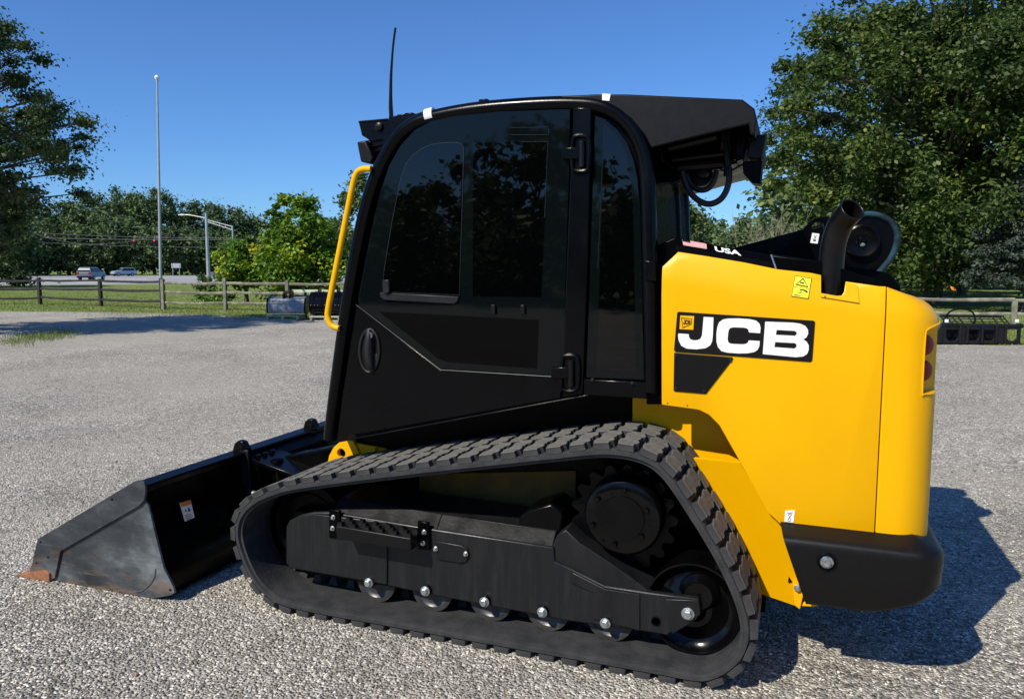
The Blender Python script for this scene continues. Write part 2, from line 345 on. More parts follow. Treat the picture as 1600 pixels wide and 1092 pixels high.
ge.append(G(*edge[-1]))
sheet('gravel_lot', ge+[LD(24, -2), LD(26, -22), LD(-30, -22), LD(-34, -2)], 0.0, M['gravel'])
rd = [G(-1500, 430.5), G(900, 431), G(900, 441.5), G(345, 441.5), G(300, 443), G(220, 444), G(0, 446), G(-1500, 447)]
sheet('road', rd, .0, M['asphalt'])
for nm, a, b in (('road_marking', 436.2, 436.6), ('road_marking', 440.9, 441.2)):
    sheet(nm, [G(-900, a), G(230, a), G(230, b), G(-900, b)], .004, M['roadline'])
sheet('driveway', [G(1330, 462), G(1482, 463), G(1478, 470), G(1330, 470)], .0, M['asphalt'])

def stones():
    n = 98000
    # density falls with distance from the viewpoint
    D = 1.1+ (rng.random(n)**1.55)*13.0; lat = (rng.random(n)*2-1)*(D*.78+.6)
    keep = np.ones(n, bool)
    s = rng.uniform(.0022, .0058, n)*(1+.035*D); big = rng.random(n) < .03; s[big] *= 1.45
    base = np.array([[1, 0, 0], [-1, 0, 0], [0, 1, 0], [0, -1, 0], [0, 0, 1], [0, 0, -1]], float)
    F0 = np.array([[0, 2, 4], [2, 1, 4], [1, 3, 4], [3, 0, 4], [2, 0, 5], [1, 2, 5], [3, 1, 5], [0, 3, 5]])
    px = CAMX+RT[0]*lat+FW[0]*D; py = CAMY+RT[1]*lat+FW[1]*D
    V = base[None]*(s[:, None, None]*rng.uniform(.6, 1.3, (n, 1, 3)))*rng.uniform(.75, 1.2, (n, 6, 1))
    V += rng.normal(0, .25, (n, 6, 3))*s[:, None, None]
    a = rng.random(n)*6.283; ca, sa = np.cos(a), np.sin(a); x = V[..., 0]*ca[:, None]-V[..., 1]*sa[:, None]; y = V[..., 0]*sa[:, None]+V[..., 1]*ca[:, None]
    b = rng.normal(0, .6, n); cb, sb = np.cos(b), np.sin(b); z = V[..., 2]*cb[:, None]+x*sb[:, None]*1; x = x*cb[:, None]-V[..., 2]*sb[:, None]
    V = np.stack([x+px[:, None], y+py[:, None], z*.75+(s*.25)[:, None]], -1).reshape(-1, 3)
    F = (F0[None]+6*np.arange(n)[:, None, None]).reshape(-1, 3)
    t = np.clip(rng.beta(2.0, 2.2, n), 0, .96); t[rng.random(n) < .08] = .96; t[rng.random(n) < .006] = 1.0
    o = bpy.data.objects.new('gravel', np_mesh('gravel', V, F, M['stones'], np.repeat(t, 8))); COL.objects.link(o)
    o['kind'] = 'stuff'; o['label'] = 'loose grey crushed stone covering the lot'; o['category'] = 'gravel'
stones()

# ================================================================== TRACK LOADER
L = thing('track_loader', 'yellow and black compact track loader with tinted cab and lowered bucket on the gravel', 'track loader', (-.55, .85, 0))
YC, YH, YU, YB = .27, .22, .10, -.08
# ---- rubber track
tip = [(396, 769), (437, 753), (504, 741.5), (600, 729), (680, 719), (748, 711.5), (830, 702), (882, 696.5), (920, 692), (957, 691), (996, 697), (1030, 711), (1056, 735), (1076, 763), (1102, 803), (1130, 848), (1154, 893), (1172, 934), (1183, 972), (1184, 1003), (1172, 1036), (1146, 1060), (1105, 1073)]
fr = [(436, 954), (397, 926), (373, 885), (360, 845), (358.5, 822), (364, 800), (377, 783)]
pt = [P(a, b, 0) for a, b in tip]
pb = [Vector((x, 0, 0)) for x in (.1, -.2, -.5, -.8, -1.1, -1.35)]
pf = [P(a, b, 0) for a, b in fr]
pt[-1].z = .003
path = smooth_path(pt+pb+pf, 8, True)
def resample(path, n):
    q = path+[path[0]]; d = [0]
    for i in range(1, len(q)): d.append(d[-1]+(q[i]-q[i-1]).length)
    T = d[-1]; out = []; j = 0
    for i in range(n):
        s = T*i/n
        while d[j+1] < s: j += 1
        out.append(q[j].lerp(q[j+1], (s-d[j])/(d[j+1]-d[j])))
    return out, T
NR = 58; pth, TL = resample(path, NR*4)
def smoothc(p, it=6):
    for _ in range(it): p = [(p[i-1]+p[i]*2+p[(i+1) % len(p)])/4 for i in range(len(p))]
    return p
pth = smoothc(pth, 4)
nrm = []
for i in range(len(pth)):
    t = (pth[(i+1) % len(pth)]-pth[i-1]).normalized(); nrm.append(Vector((-t.z, 0, t.x)))
cen = sum(pth, Vector())/len(pth)
if sum((pth[i]-cen).dot(nrm[i]) for i in range(len(pth))) < 0: nrm = [-n for n in nrm]
LH = .024
def belt(y0):
    sec = [(.010, -LH), (.0, -LH-.006), (.0, -LH-.020), (.012, -LH-.024), (.012, -LH-.034), (.438, -LH-.034), (.438, -LH-.024), (.45, -LH-.020), (.45, -LH-.006), (.44, -LH)]
    m = MB(); n = len(sec); vs = []; fs = []
    for i, p in enumerate(pth):
        vs += [Vector((p.x, y0+a, p.z))+nrm[i]*b for a, b in sec]
    N = len(pth)
    for i in range(N):
        j = (i+1) % N; fs += [(i*n+k, i*n+(k+1) % n, j*n+(k+1) % n, j*n+k) for k in range(n)]
    return m.add(vs, fs)
def lug_mesh(w, l, h, skew):
    top = [(-w/2, -l*.40), (-w*.10, -l*.50), (w*.16, -l*.50), (w*.24, -l*.36), (w/2, -l*.34), (w/2, l*.40), (w*.22, l*.42), (w*.12, l*.52), (-w*.14, l*.52), (-w*.24, l*.40), (-w/2, l*.38)]
    m = MB(); n = len(top)
    vs = [(a, b*1.10, -.002) for a, b in top]+[(a*.985, b*.97, h*.93) for a, b in top]+[(a*.95, b*.92, h) for a, b in top]
    fs = [(i, (i+1) % n, (i+1) % n+n, i+n) for i in range(n)]+[(i+n, (i+1) % n+n, (i+1) % n+2*n, i+2*n) for i in range(n)]+[tuple(range(2*n, 3*n))]
    me = m.add(vs, fs).mesh('tread_lug', M['lugside'], 30); me.materials.append(M['lug'])
    for p in me.polygons:
        if min(me.vertices[i].co.z for i in p.vertices) > h*.9: p.material_index = 1
    return me
pitch = TL/NR
def lug_frames(y0):
    for r in range(NR):
        for j in range(4):
            # rows run slantwise; neighbouring blocks step back and forth
            s = r*4+j*.95+(0 if j % 2 else .75); i = int(s) % len(pth); k = (i+1) % len(pth); fr_ = s-int(s)
            p = pth[i].lerp(pth[k], fr_); n = nrm[i].lerp(nrm[k], fr_).normalized(); t = Vector((n.z, 0, -n.x))
            yv = Vector((0, 1, 0)); mt = Matrix((( yv.x, t.x, n.x, p.x-n.x*LH), (yv.y, t.y, n.y, y0+.058+j*.1115), (yv.z, t.z, n.z, p.z-n.z*LH), (0, 0, 0, 1)))
            yield mt
track = part('rubber_track', belt(0), M['rubber'], L, smooth=30, label='near rubber track wrapped around sprocket and idlers')
lm = lug_mesh(.1125, TL/NR*.80, LH, 0)
for mt_ in lug_frames(0):
    o = bpy.data.objects.new('tread_lug', lm); COL.objects.link(o); o.parent = track; o.matrix_basis = mt_
def drive_lugs(y0):
    m = MB()
    for i in range(0, len(pth), 4):
        p, n = pth[i]-nrm[i]*(LH+.033), nrm[i]; t = Vector((n.z, 0, -n.x))
        for yy in (y0+.215,):
            q = lambda a, b, c: Vector((p.x, yy+b, p.z))+t*a-n*c
            m.hexa([q(-.022, 0, 0), q(.022, 0, 0), q(.022, .05, 0), q(-.022, .05, 0), q(-.011, .01, .045), q(.011, .01, .045), q(.011, .04, .045), q(-.011, .04, .045)])
    return m
part('drive_lugs', drive_lugs(0), M['rubber'], track, kind='stuff')
# far track (mostly hidden)
YF = 1.40
ft = part('rubber_track', belt(YF), M['rubber'], L, smooth=30, label='far rubber track hidden behind the machine')
m = MB()
for mt_ in lug_frames(YF):
    k = len(m.v); m.v += [tuple(mt_ @ v.co) for v in lm.vertices]; m.f += [tuple(i+k for i in p.vertices) for p in lm.polygons]
part('tread_lugs', m.mesh('tread_lugs', M['lug'], 0, False), None, ft, kind='stuff')

# ---- undercarriage
up = XZ([(447, 822), (452, 813), (470, 804), (490, 800), (519, 800), (681, 827), (865, 855), (866, 877), (894, 889), (945, 915), (985, 921), (1018, 926), (1092, 935), (1095, 957), (1043, 993), (1022, 989), (887, 970), (676, 930), (606, 915), (453, 888), (447, 880)], YU)
uf = part('track_frame', MB().prism(up, YU, YU+.03), M['frame'], L, .006)
tA = [P(519, 800, YU), P(681, 827, YU), P(862, 855, YU)]
b3 = [Vector((p.x+.0, YU+.06, p.z+.045)) for p in tA]; b4 = [Vector((p.x, YU+.30, p.z+.05)) for p in tA]
m = MB()
for i in range(2):
    m.quadslab([tA[i]+Vector((0, .006, -.004)), tA[i+1]+Vector((0, .006, -.004)), b3[i+1], b3[i]], (0, .012, -.02)); m.quadslab([b3[i], b3[i+1], b4[i+1], b4[i]], (0, 0, -.03))
part('top_plate', m, M['chassis'], uf, .003)
m = MB().box(up[0][0]+.02, up[6][0], YU+.03, YU+.27, .14, .42); part('beam', m, M['satin'], uf)
cp = XZ([(449, 824), (454, 815), (472, 806), (490, 802), (606, 815), (606, 912), (455, 886), (449, 878)], YU)
part('cover_plate', MB().prism(cp, YU-.008, YU-.0005), M['frame'], uf, .003)
ov = XZ([(682, 844), (722, 851), (731, 856), (734, 866), (730, 876), (722, 879), (684, 873)], YU); part('access_cover', MB().prism(ov, YU-.009, YU-.0005), M['chassis'], uf, .003)
for a, b in ((681, 857), (728, 865)): bolt('bolt', P(a, b, YU-.009), .007, uf)
gs = XZ([(812, 806), (826, 796), (862, 786), (880, 800), (876, 842), (850, 838), (811, 833)], YU+.08)
part('support_bracket', MB().prism(gs, YU+.07, YU+.26), M['black'], uf, .008)
ar = XZ([(864, 851), (871, 835), (885, 826), (905, 846), (950, 875), (986, 900), (1018, 925), (985, 921), (945, 914), (894, 888), (866, 877)], YU+.02)
part('rear_arm', MB().prism(ar, YU+.012, YU+.22), M['chassis'], uf, .005)
ar2 = XZ([(895, 893), (946, 919), (1000, 927), (1000, 984), (927, 966), (927, 925), (893, 910)], YU)
part('arm_plate', MB().prism(ar2, YU-.007, YU-.0005), M['chassis'], uf, .003)
part('plug', MB().lathe(P(1025, 970, YU), [(.0, .018), (-.004, .018), (-.004, .013), (.0, .012)], 18), M['satin'], uf)
# step
st = MB(); yo, yi = .0, YU-.009
f = [P(524, 821, yo), P(642, 841, yo), P(642, 861, yo), P(526, 842, yo)]
bk = [Vector((p.x, yi, p.z)) for p in f]
st.hexa(f+bk); sp = part('step', st, M['plastic'], uf, .006, 3)
m = MB(); x0, x1 = f[0].x, f[1].x; z0, z1 = f[0].z, f[1].z; n = 11
for r in range(3):
    for i in range(n):
        if (i+r) % 2: continue
        a = x0+(x1-x0)*(i+.1)/n; b = x0+(x1-x0)*(i+.9)/n; y = yo+.004+r*.031; za = z0+(z1-z0)*i/n-.004
        m.hexa([(a, y, za), (b, y, za), (b, y+.027, za), (a, y+.027, za), (a+.004, y+.004, za+.016), (b-.004, y+.004, za+.016), (b-.004, y+.023, za+.016), (a+.004, y+.023, za+.016)])
part('step_tread', m, M['plastic'], sp)
for q in ([(517, 794), (534, 796), (534, 840), (517, 838)], [(655, 812), (672, 815), (674, 858), (655, 856)]):
    part('step_bracket', MB().prism(XZ(q, YU), YU-.016, YU-.001), M['satin'], sp, .003)
for a, b in ((521, 808), (520, 825), (663, 831), (661, 848)): bolt('bolt', P(a, b, YU-.016), .0075, sp)
# rollers
for i, (a, b) in enumerate(((579, 908), (667, 921), (759, 938), (849, 954), (947, 971))):
    c = P(a, b, YU); cc = Vector((c.x+.006, YU+.045, .150))
    rl = part('roller', MB().lathe(cc, [(0, .03), (0, .055), (-.003, .066), (-.010, .074), (-.010, .093), (.02, .093), (.03, .072), (.15, .072), (.16, .093), (.2, .093)], 40), M['roller'], L)
    part('roller_shaft', MB().lathe((c.x, YU, c.z), [(-.012, .022), (.05, .03)], 20), M['gloss'], rl)
    bolt('bolt', (c.x, YU-.012, c.z), .0145, rl, h=.018)
# rear idler
c = P(1083, 949, YU+.05); ri = .176
id_ = part('idler_wheel', MB().lathe(c, [(.0, .035), (-.012, .05), (-.012, .07), (.008, .095), (.018, .13), (.006, .155), (-.010, .165), (-.014, .169), (-.014, ri), (.14, ri), (.14, .1), (.2, .1)], 64), M['gloss'], L, label='rear idler wheel, glossy black')
c0 = P(1091, 932, YU+.02); part('idler_hub', MB().lathe(c0, [(.09, .085), (.03, .075), (.01, .055), (.004, .05)], 40), M['gloss'], id_)
part('idler_arm', MB().prism(XZ([(1040, 935), (1092, 937), (1095, 957), (1085, 970), (1050, 990)], YU-.006), YU-.010, YU-.001), M['chassis'], uf, .003)
bolt('bolt', P(1075, 958, YU-.010), .0165, uf, h=.02)
# front idler
fc = Vector((-1.555, 0, .33)); part('idler_wheel', MB().lathe((fc.x, .20, fc.z), [(0, .04), (.0, .15), (-.02, .17), (-.02, .205), (.14, .205), (.14, .15), (.16, .05)], 48), M['satin'], L, label='front idler wheel inside the track nose, deep in shade')
# sprocket
sc_ = P(973, 809, YU+.10); sc_.y = YU+.10; pts = []
NT = 17; rs_ = .212
for k in range(NT):
    for fr_, rr in ((0, 1.0), (.10, 1.01), (.20, 1.0), (.30, .955), (.38, .89), (.48, .85), (.62, .85), (.72, .89), (.80, .955), (.90, .995)):
        q = 2*math.pi*(k+fr_)/NT; pts.append((sc_.x+rs_*rr*math.cos(q), sc_.z+rs_*rr*math.sin(q)))
sp_ = part('drive_sprocket', MB().prism(pts, sc_.y+.01, sc_.y+.045), M['black'], L, .003, label='toothed drive sprocket under the high point of the track')
rh = .146; hb = P(972, 809, YU+.02)
hub = MB().lathe((hb.x, hb.y, hb.z), [(.12, rh+.008), (.02, rh+.006), (.008, rh), (.0, rh-.012), (.001, rh-.06), (-.004, rh-.062), (-.004, .02), (-.005, .0005)], 64)
part('hub_cover', hub, M['gloss'], sp_)
for a, b in ((976, 765), (934, 779), (1011, 797), (926, 820), (1003, 838), (961, 850)):
    p = P(a, b, hb.y); part('hub_bolt', MB().lathe(p, [(0, .011), (-.010, .011), (-.014, .008), (-.015, .001)], 10), M['gloss'], sp_)
for a, b in ((954, 771), (1015, 823), (942, 845)): part('hub_bolt', MB().lathe(P(a, b, hb.y), [(0, .005), (-.004, .005), (-.006, .001)], 8), M['gloss'], sp_)
# ---- chassis
part('chassis', MB().prism([(-1.5, .38), (-1.5, .70), (-.75, .95), (0, 1.0), (.3, 1.0), (.75, .9), (.78, .40), (.3, .33), (-1.2, .30)], .50, 1.36), M['satin'], L, .01)
cs = XZ([(604, 640), (880, 590), (925, 590), (988, 590), (988, 690), (960, 760), (700, 800), (604, 760)], .47)
part('lower_side_panel', MB().prism(cs, .47, .50), M['satin'], L, .006, label='black side panel under the cab, mostly hidden by the track')
part('inner_panel', MB().prism(XZ([(655, 740), (900, 735), (900, 800), (835, 812), (655, 812)], .462), .460, .468), M['shade_dark_yellow'], L, .003, label='yellow inner chassis panel seen dimly through the track opening')
part('chassis_plate', MB().prism(XZ([(988, 590), (1190, 600), (1190, 760), (1120, 760), (1060, 700), (988, 690)], .42), .42, .45), M['yellow'], L, .003, label='shaded yellow chassis plate above the track')
pa, pb2, pc = P(1157, 722, YH+.022), P(1221, 822, YH+.022), P(1140, 850, .365); pn = (pb2-pa).cross(pc-pa).normalized()
def PP(px, py):
    d = Vector(ray(px, py)); o_ = Vector((CAMX, CAMY, H)); return o_+d*((pa-o_).dot(pn)/d.dot(pn))
m = MB(); wv = [PP(a, b) for a, b in ((1157, 722), (1221, 822), (1264, 900), (1248, 946), (1190, 926), (1140, 850), (1085, 715))]; m.add(wv, [tuple(range(len(wv)))])
o = part('lower_wing', m, M['yellow'], L, smooth=0); sm = o.modifiers.new('s', 'SOLIDIFY'); sm.thickness = .012; sm.offset = 0
part('drive_motor', MB().lathe((sc_.x, sc_.y+.06, sc_.z), [(0, .19), (.02, .19), (.02, .15), (.28, .14)], 32), M['satin'], L)
part('inner_shield', MB().prism([(-.15, .12), (-.15, .8), (.25, .8), (.42, .5), (.42, .12)], .465, .48), M['satin'], L)
m = MB(); q = XZ([(1239, 905), (1258, 911), (1250, 946), (1240, 938)], YH+.06); m.prism(q, YH+.02, YH+.105); part('tie_down_bracket', m, M['yellow'], L, .004)
bolt('bolt', P(1246, 918, YH+.018), .009, L)
lip = XZ([(1250, 947), (1262, 935), (1330, 934), (1310, 941), (1270, 948)], YH+.03); part('lower_lip', MB().prism(lip, YH+.03, YH+.3), M['yellow'], L, .004)

# ---- engine hood, near side skin with a soft shoulder
crease = lambda px: 443+(px-1036)*.165
def zc(px): return P(px, crease(px), YH).z
low = [(1034, 470), (1034, 632), (1092, 640), (1108, 648), (1124, 664), (1159, 726), (1200, 800), (1219, 818), (1300, 830), (1374.5, 837), (1374.5, 520)]
cols = [(1034, 417), (1057, 393.5), (1100, 400), (1160, 410), (1213, 421), (1265, 426.5), (1281, 430)]
XE = P(1377.5, 640, YH).x-.004
def skin(low, cols, x_to_px, name, parent):
    m = MB()
    colx = [P(a, b, YH) for a, b in cols]; px = [a for a, b in cols]
    rows = []
    for a, top in zip(px, colx):
        z0 = zc(a); zt = top.z; X = P(a, crease(a), YH).x
        r = [Vector((X, YH, z0-.05)), Vector((X, YH, z0-.025))]
        for t in (0, .2, .45, .7, 1):
            z = z0+(zt-z0)*t if zt > z0 else z0; y = YH+.30*max(0, z-z0)-.012*(1-math.exp(-max(0, z-z0)/.03)); r.append(Vector((X, y, z)))
        if a == 1374.5:
            for q_ in r: q_.x = XE
        rows.append(r)
    n = len(rows[0])
    lowp = [P(a, b, YH) for a, b in low]
    lowp[-2].x = XE; lowp[-1].x = XE
    ng = [Vector((p.x, YH, p.z)) for p in lowp[1:-1]]; ng = [rows[0][0]]+ng+[rows[-1][0]]+[rows[i][0] for i in range(len(rows)-2, 0, -1)]
    k = len(m.v); m.v += [tuple(p) for p in ng]; m.f.append(tuple(range(k, k+len(ng))))
    k = len(m.v); m.v += [tuple(p) for r in rows for p in r]
    for i in range(len(rows)-1): m.f += [(k+i*n+j, k+(i+1)*n+j, k+(i+1)*n+j+1, k+i*n+j+1) for j in range(n-1)]
    me = m.mesh(name, M['yellow'], 28)
    bm = bmesh.new(); bm.from_mesh(me); bmesh.ops.remove_doubles(bm, verts=bm.verts, dist=1e-5); bmesh.ops.recalc_face_normals(bm, faces=bm.faces)
    av = sum((f.normal*f.calc_area() for f in bm.faces), Vector())
    if av.y > 0: bmesh.ops.reverse_faces(bm, faces=bm.faces)
    bm.to_mesh(me); bm.free(); me.polygons.foreach_set('use_smooth', [True]*len(me.polygons)); me.set_sharp_from_angle(angle=math.radians(28))
    o = part(name, me, None, parent); sm = o.modifiers.new('s', 'SOLIDIFY'); sm.thickness = .018; sm.offset = -1
    b = o.modifiers.new('bevel', 'BEVEL'); b.width = .004; b.segments = 2; b.limit_method = 'ANGLE'; b.angle_limit = math.radians(50)
    return o
cols2 = cols+[(1282, 459), (1302, 462.5), (1314, 462), (1318, 456), (1320, 440), (1372, 447.5), (1374.5, 448)]
hood = skin(low, cols2, None, 'engine_hood', L); hood['label'] = 'yellow engine hood side carrying the black and white name plate'
# hood top and rear of hood
ht = [P(1057, 394, YH), P(1374.5, 448, YH)]
xa, za, xb, zb = ht[0].x, ht[0].z, ht[1].x, ht[1].z
part('hood_core', MB().prism([(xa+.01, 1.05), (xb-.004, .56), (xb-.004, zb-.03), (xa+.02, za-.035)], YH+.10, 1.40), M['satin'], L)
# louvred strip along the hood top
q = [P(1057, 394, YH+.035), P(1213, 421, YH+.035), P(1205, 399, YH+.09), P(1054, 370.5, YH+.09)]
lv = part('hood_top_strip', MB().quadslab(q, (0, .03, -.02)), M['satin'], L, .002)
m = MB()
for i in range(64):
    t = (i+.3)/64; a = q[0].lerp(q[1], t); b = a.lerp(q[3].lerp(q[2], t), .42); m.tube([a+Vector((0, -.0012, .001)), b+Vector((0, -.0012, .001))], .0013, 4)
part('mesh_screen', m, M['plastic'], lv, kind='stuff')
up_ = lambda u, v: q[0].lerp(q[1], u).lerp(q[3].lerp(q[2], u), v)
D1 = Decal(up_(.085, .55), up_(.33, .58), up_(.335, .93), up_(.08, .93)); D1.base('flag_sticker', M['white'], lv, 'red and white striped flag sticker')
for k in range(5): D1.shapes('stripe', [R4(0, .05+k*.2, 1, .14+k*.2)], M['red'], lv, .002)
D1.shapes('canton', [R4(0, .6, .33, 1)], M['decal_black'], lv, .0028)
D2 = Decal(up_(.40, .42), up_(.70, .42), up_(.70, .92), up_(.40, .92)); D2.text('USA', 'lettering', M['white'], lv, .05, .15, .93, .85, .003, bold=.03)
bl = [P(1205, 398, YH+.04), P(1213, 421, YH+.04)]; part('strip_edge', MB().tube([bl[0]+Vector((0, -.004, 0)), bl[1]+Vector((0, -.006, 0))], .003, 6), M['zinc'], lv)
# black top deck behind the strip
dq = [P(1205, 398, YH+.07), P(1280, 430, YH+.05), P(1376, 447, YH+.07), P(1396, 448, YH+.5), P(1375, 424, YH+.5), P(1300, 414, YH+.3)]
m = MB().prism(XZ([(1205, 399), (1213, 422), (1280, 434), (1322, 443), (1376, 452), (1392, 452), (1376, 440), (1330, 424), (1280, 408)], YH+.05), YH+.055, YH+.16)
part('top_deck', m, M['satin'], L, .004)
m = MB().prism(XZ([(1206, 398), (1213, 430), (1397, 456), (1396, 447), (1385, 432), (1373, 425), (1300, 412)], .62), .40, 1.38); part('top_deck', m, M['satin'], L, .008)
# exhaust access panel and exhaust
ep = XZ([(1284, 463), (1316, 466.5), (1322, 461), (1325, 444), (1341, 446), (1342.5, 475.5), (1283, 466)], YH)
ex = [(P(1284, 463, YH)), ]
m = MB(); epv = []
for a, b in [(1281, 458), (1316, 464), (1321, 458), (1323, 443), (1340, 445.5), (1342.5, 473.5), (1283, 464)]:
    p = P(a, b, YH); z0 = zc(a); y = YH+.30*max(0, p.z-z0)-.012*(1-math.exp(-max(0, p.z-z0)/.03)); epv.append(Vector((p.x, y-.004, p.z)))
m.add(epv, [tuple(range(len(epv)))]); o = part('exhaust_panel', m, M['yellow'], hood, smooth=0); sm = o.modifiers.new('s', 'SOLIDIFY'); sm.thickness = .004; sm.offset = 0
bolt('screw', epv[-1]+Vector((.012, -.002, .002)), .0025, hood, h=.002)
e = P(1297, 460, YH+.085); r_ = .0415
pp = smooth_path([e+Vector((0, 0, -.06)), e+Vector((0, 0, .05)), e+Vector((.001, 0, .14)), e+Vector((.008, -.006, .20)), e+Vector((.028, -.026, .256)), e+Vector((.058, -.068, .296))], 5)
eo = part('exhaust_pipe', MB().tube(pp, r_, 28, cap=False), mat('heat_stained_pipe', (.0022, .0022, .0026), .34, spec=.25, col2=(.008, .0066, .006), cscale=14, bump=.05, bscale=150), L, label='black exhaust stack with bent open mouth')
sm = eo.modifiers.new('s', 'SOLIDIFY'); sm.thickness = .003; sm.offset = 0
part('exhaust_cap', MB().tube([pp[-7], pp[-6]], r_*.96, 24), M['decal_black'], eo)
# ---- brand plate
yb = YH-.004
dp = XZ([(1060, 487), (1271, 501), (1273.5, 503), (1269, 563), (1266, 565.5), (1055, 549.5), (1053, 547), (1058, 489)], yb)
bp = part('name_plate', MB().prism(dp, yb, YH+.001), M['decal_black'], hood, .001, smooth=0, label='long black name plate with three white letters')
def cr(pts): return XZ([(1000+a/3.9, 360+b/3.9) for a, b in pts], yb)
LETS = []
def letter(loops):
    LETS.append(loops); part('letter', holes_mesh([cr(l) for l in loops], yb-.002, yb+.001, M['white'], 'letter'), None, bp)
letter([[(388, 527), (448, 530), (444, 640), (440, 675), (428, 700), (400, 717), (345, 724), (285, 720), (252, 702), (236, 670), (232, 640), (234, 628), (297, 632), (298, 648), (308, 664), (330, 670), (352, 668), (368, 660), (378, 640), (382, 600)]])
letter([[(732, 626), (664, 621), (660, 604), (650, 596), (632, 592), (570, 590), (551, 594), (541, 606), (537, 630), (534, 662), (538, 680), (550, 689), (572, 692), (630, 694), (648, 690), (659, 681), (663, 670), (730, 674), (727, 706), (716, 728), (695, 741), (655, 748), (600, 749), (530, 744), (495, 734), (474, 708), (466, 675), (466, 630), (471, 590), (482, 560), (505, 543), (535, 537), (600, 536), (670, 541), (708, 550), (728, 568), (735, 592)]])
letter([[(763, 556), (930, 562), (975, 568), (1008, 582), (1024, 606), (1025, 630), (1014, 652), (995, 664), (1016, 678), (1028, 700), (1028, 728), (1018, 752), (995, 767), (950, 772), (748, 753)],
        [(833, 606), (942, 612), (954, 619), (955, 632), (944, 642), (828, 636)], [(824, 680), (942, 686), (954, 694), (953, 710), (941, 720), (819, 711)]])
em = cr([(246, 518), (330, 522), (325, 605), (241, 601)]); part('emblem', MB().prism(em, yb-.002, yb+.001), M['yellow'], bp, smooth=0, label='small yellow square emblem on the name plate')
eq = [Vector((a, yb-.002, b)) for a, b in cr([(262, 592), (314, 572), (316, 540), (254, 535)])]
DE = Decal(eq[0], eq[1], eq[2], eq[3]); DE.shapes('emblem_badge', [[(-.04, -.06), (1.04, -.06), (1.04, 1.06), (-.04, 1.06)]], M['decal_black'], bp, .0006)
DE.shapes('emblem_badge', [[(.03, .05), (.97, .05), (.97, .95), (.03, .95)]], M['yellow'], bp, .0011)
for lps in LETS:
    part('emblem_letter', holes_mesh([[((a-234)/800, (773-b)/248) for a, b in l] for l in lps], 0, 1, M['decal_black'], 'emblem_letter', lambda x, z, t: DE.at(.10+.80*x, .14+.72*z, .0016+(t+.5)*.0006)), None, bp)
# ---- vent grille
gq = XZ([(1000+a/3.9, 360+b/3.9) for a, b in [(208, 745), (560, 773), (568, 780), (404, 992), (398, 996), (210, 980), (204, 974)]], yb)
gr = part('vent_grille', MB().prism(gq, YH-.005, YH+.001), M['plastic'], hood, .0015)
m = MB(); xs = [p[0] for p in gq]; zs = [p[1] for p in gq]
def inside(x, z, poly, pad=.006):
    c = True; n = len(poly); cx_ = sum(p[0] for p in poly)/n; cz_ = sum(p[1] for p in poly)/n
    for i in range(n):
        (x1, z1), (x2, z2) = poly[i], poly[(i+1) % n]; ex_, ez_ = x2-x1, z2-z1; l = math.hypot(ex_, ez_) or 1
        d = (ex_*(z-z1)-ez_*(x-x1))/l; dc = (ex_*(cz_-z1)-ez_*(cx_-x1))
        if d*(1 if dc > 0 else -1) < pad: return False
    return True
x = min(xs); row = 0
while x < max(xs):
    z = min(zs)+(row % 2)*.0028
    while z < max(zs):
        if inside(x, z, gq): m.add([(x-.0018, YH-.0056, z), (x, YH-.0056, z-.0018), (x+.0018, YH-.0056, z), (x, YH-.0056, z+.0018)], [(0, 1, 2, 3)])
        z += .0056
    x += .0048; row += 1
part('grille_holes', m.mesh('grille_holes', M['glass'], 0, False), None, gr, kind='stuff')
for a, b in ((218, 768), (549, 788), (218, 966), (390, 981)): bolt('screw', P(1000+a/3.9, 360+b/3.9, YH-.0055), .0045, gr, M['chassis'], h=.004)
for a, b in ((1043, 630), (1074, 633.5)): part('hole', MB().lathe(P(a, b, YH-.0005), [(0, .0028), (.001, .0028)], 8), M['decal_black'], hood)
# ---- stickers
def hy(px, py):
    p = P(px, py, YH); z0 = zc(px); d = max(0, p.z-z0); return P(px, py, YH+.30*d-.012*(1-math.exp(-d/.03))-.0015)
D = Decal(hy(1236.5, 463), hy(1263, 467), hy(1268.5, 435), hy(1242, 430.5)); D.base('warning_sticker', M['decal_yellow'], hood, 'yellow hot surface warning sticker')
D.shapes('warning_symbol', [R4(0, 0, 1, .02), R4(0, .98, 1, 1), R4(0, .02, .025, .98), R4(.975, .02, 1, .98), R4(.05, .46, .95, .475),
    [(.12, .56), (.90, .53), (.84, .585), (.2, .605)], [(.12, .56), (.2, .605), (.50, .88), (.50, .95)], [(.50, .95), (.50, .88), (.80, .60), (.90, .53)], [(.36, .68), (.62, .67), (.60, .73), (.38, .74)],
    [(.42, .33), (.62, .36), (.85, .27), (.92, .30), (.86, .36), (.66, .41), (.45, .40)], [(.34, .18), (.50, .22), (.60, .30), (.50, .28), (.42, .23)], [(.12, .07), (.5, .07), (.56, .10), (.18, .11)]], M['decal_black'], hood, .002, 'black triangle and hand pictogram')
D = Decal(P(1225.5, 814.5, YH-.001), P(1240, 816, YH-.001), P(1242, 797, YH-.001), P(1227, 797.5, YH-.001)); D.base('white_sticker', M['white'], hood, 'small white sticker above the bumper')
D.shapes('sticker_symbol', [[(.25, .8), (.8, .85), (.8, .8), (.25, .75)], [(.3, .7), (.36, .7), (.74, .15), (.68, .15)], [(.7, .7), (.76, .7), (.36, .15), (.3, .15)], [(.4, .72), (.64, .72), (.62, .68), (.42, .68)], [(.38, .12), (.66, .12), (.66, .08), (.38, .08)]], M['decal_black'], hood, .002)
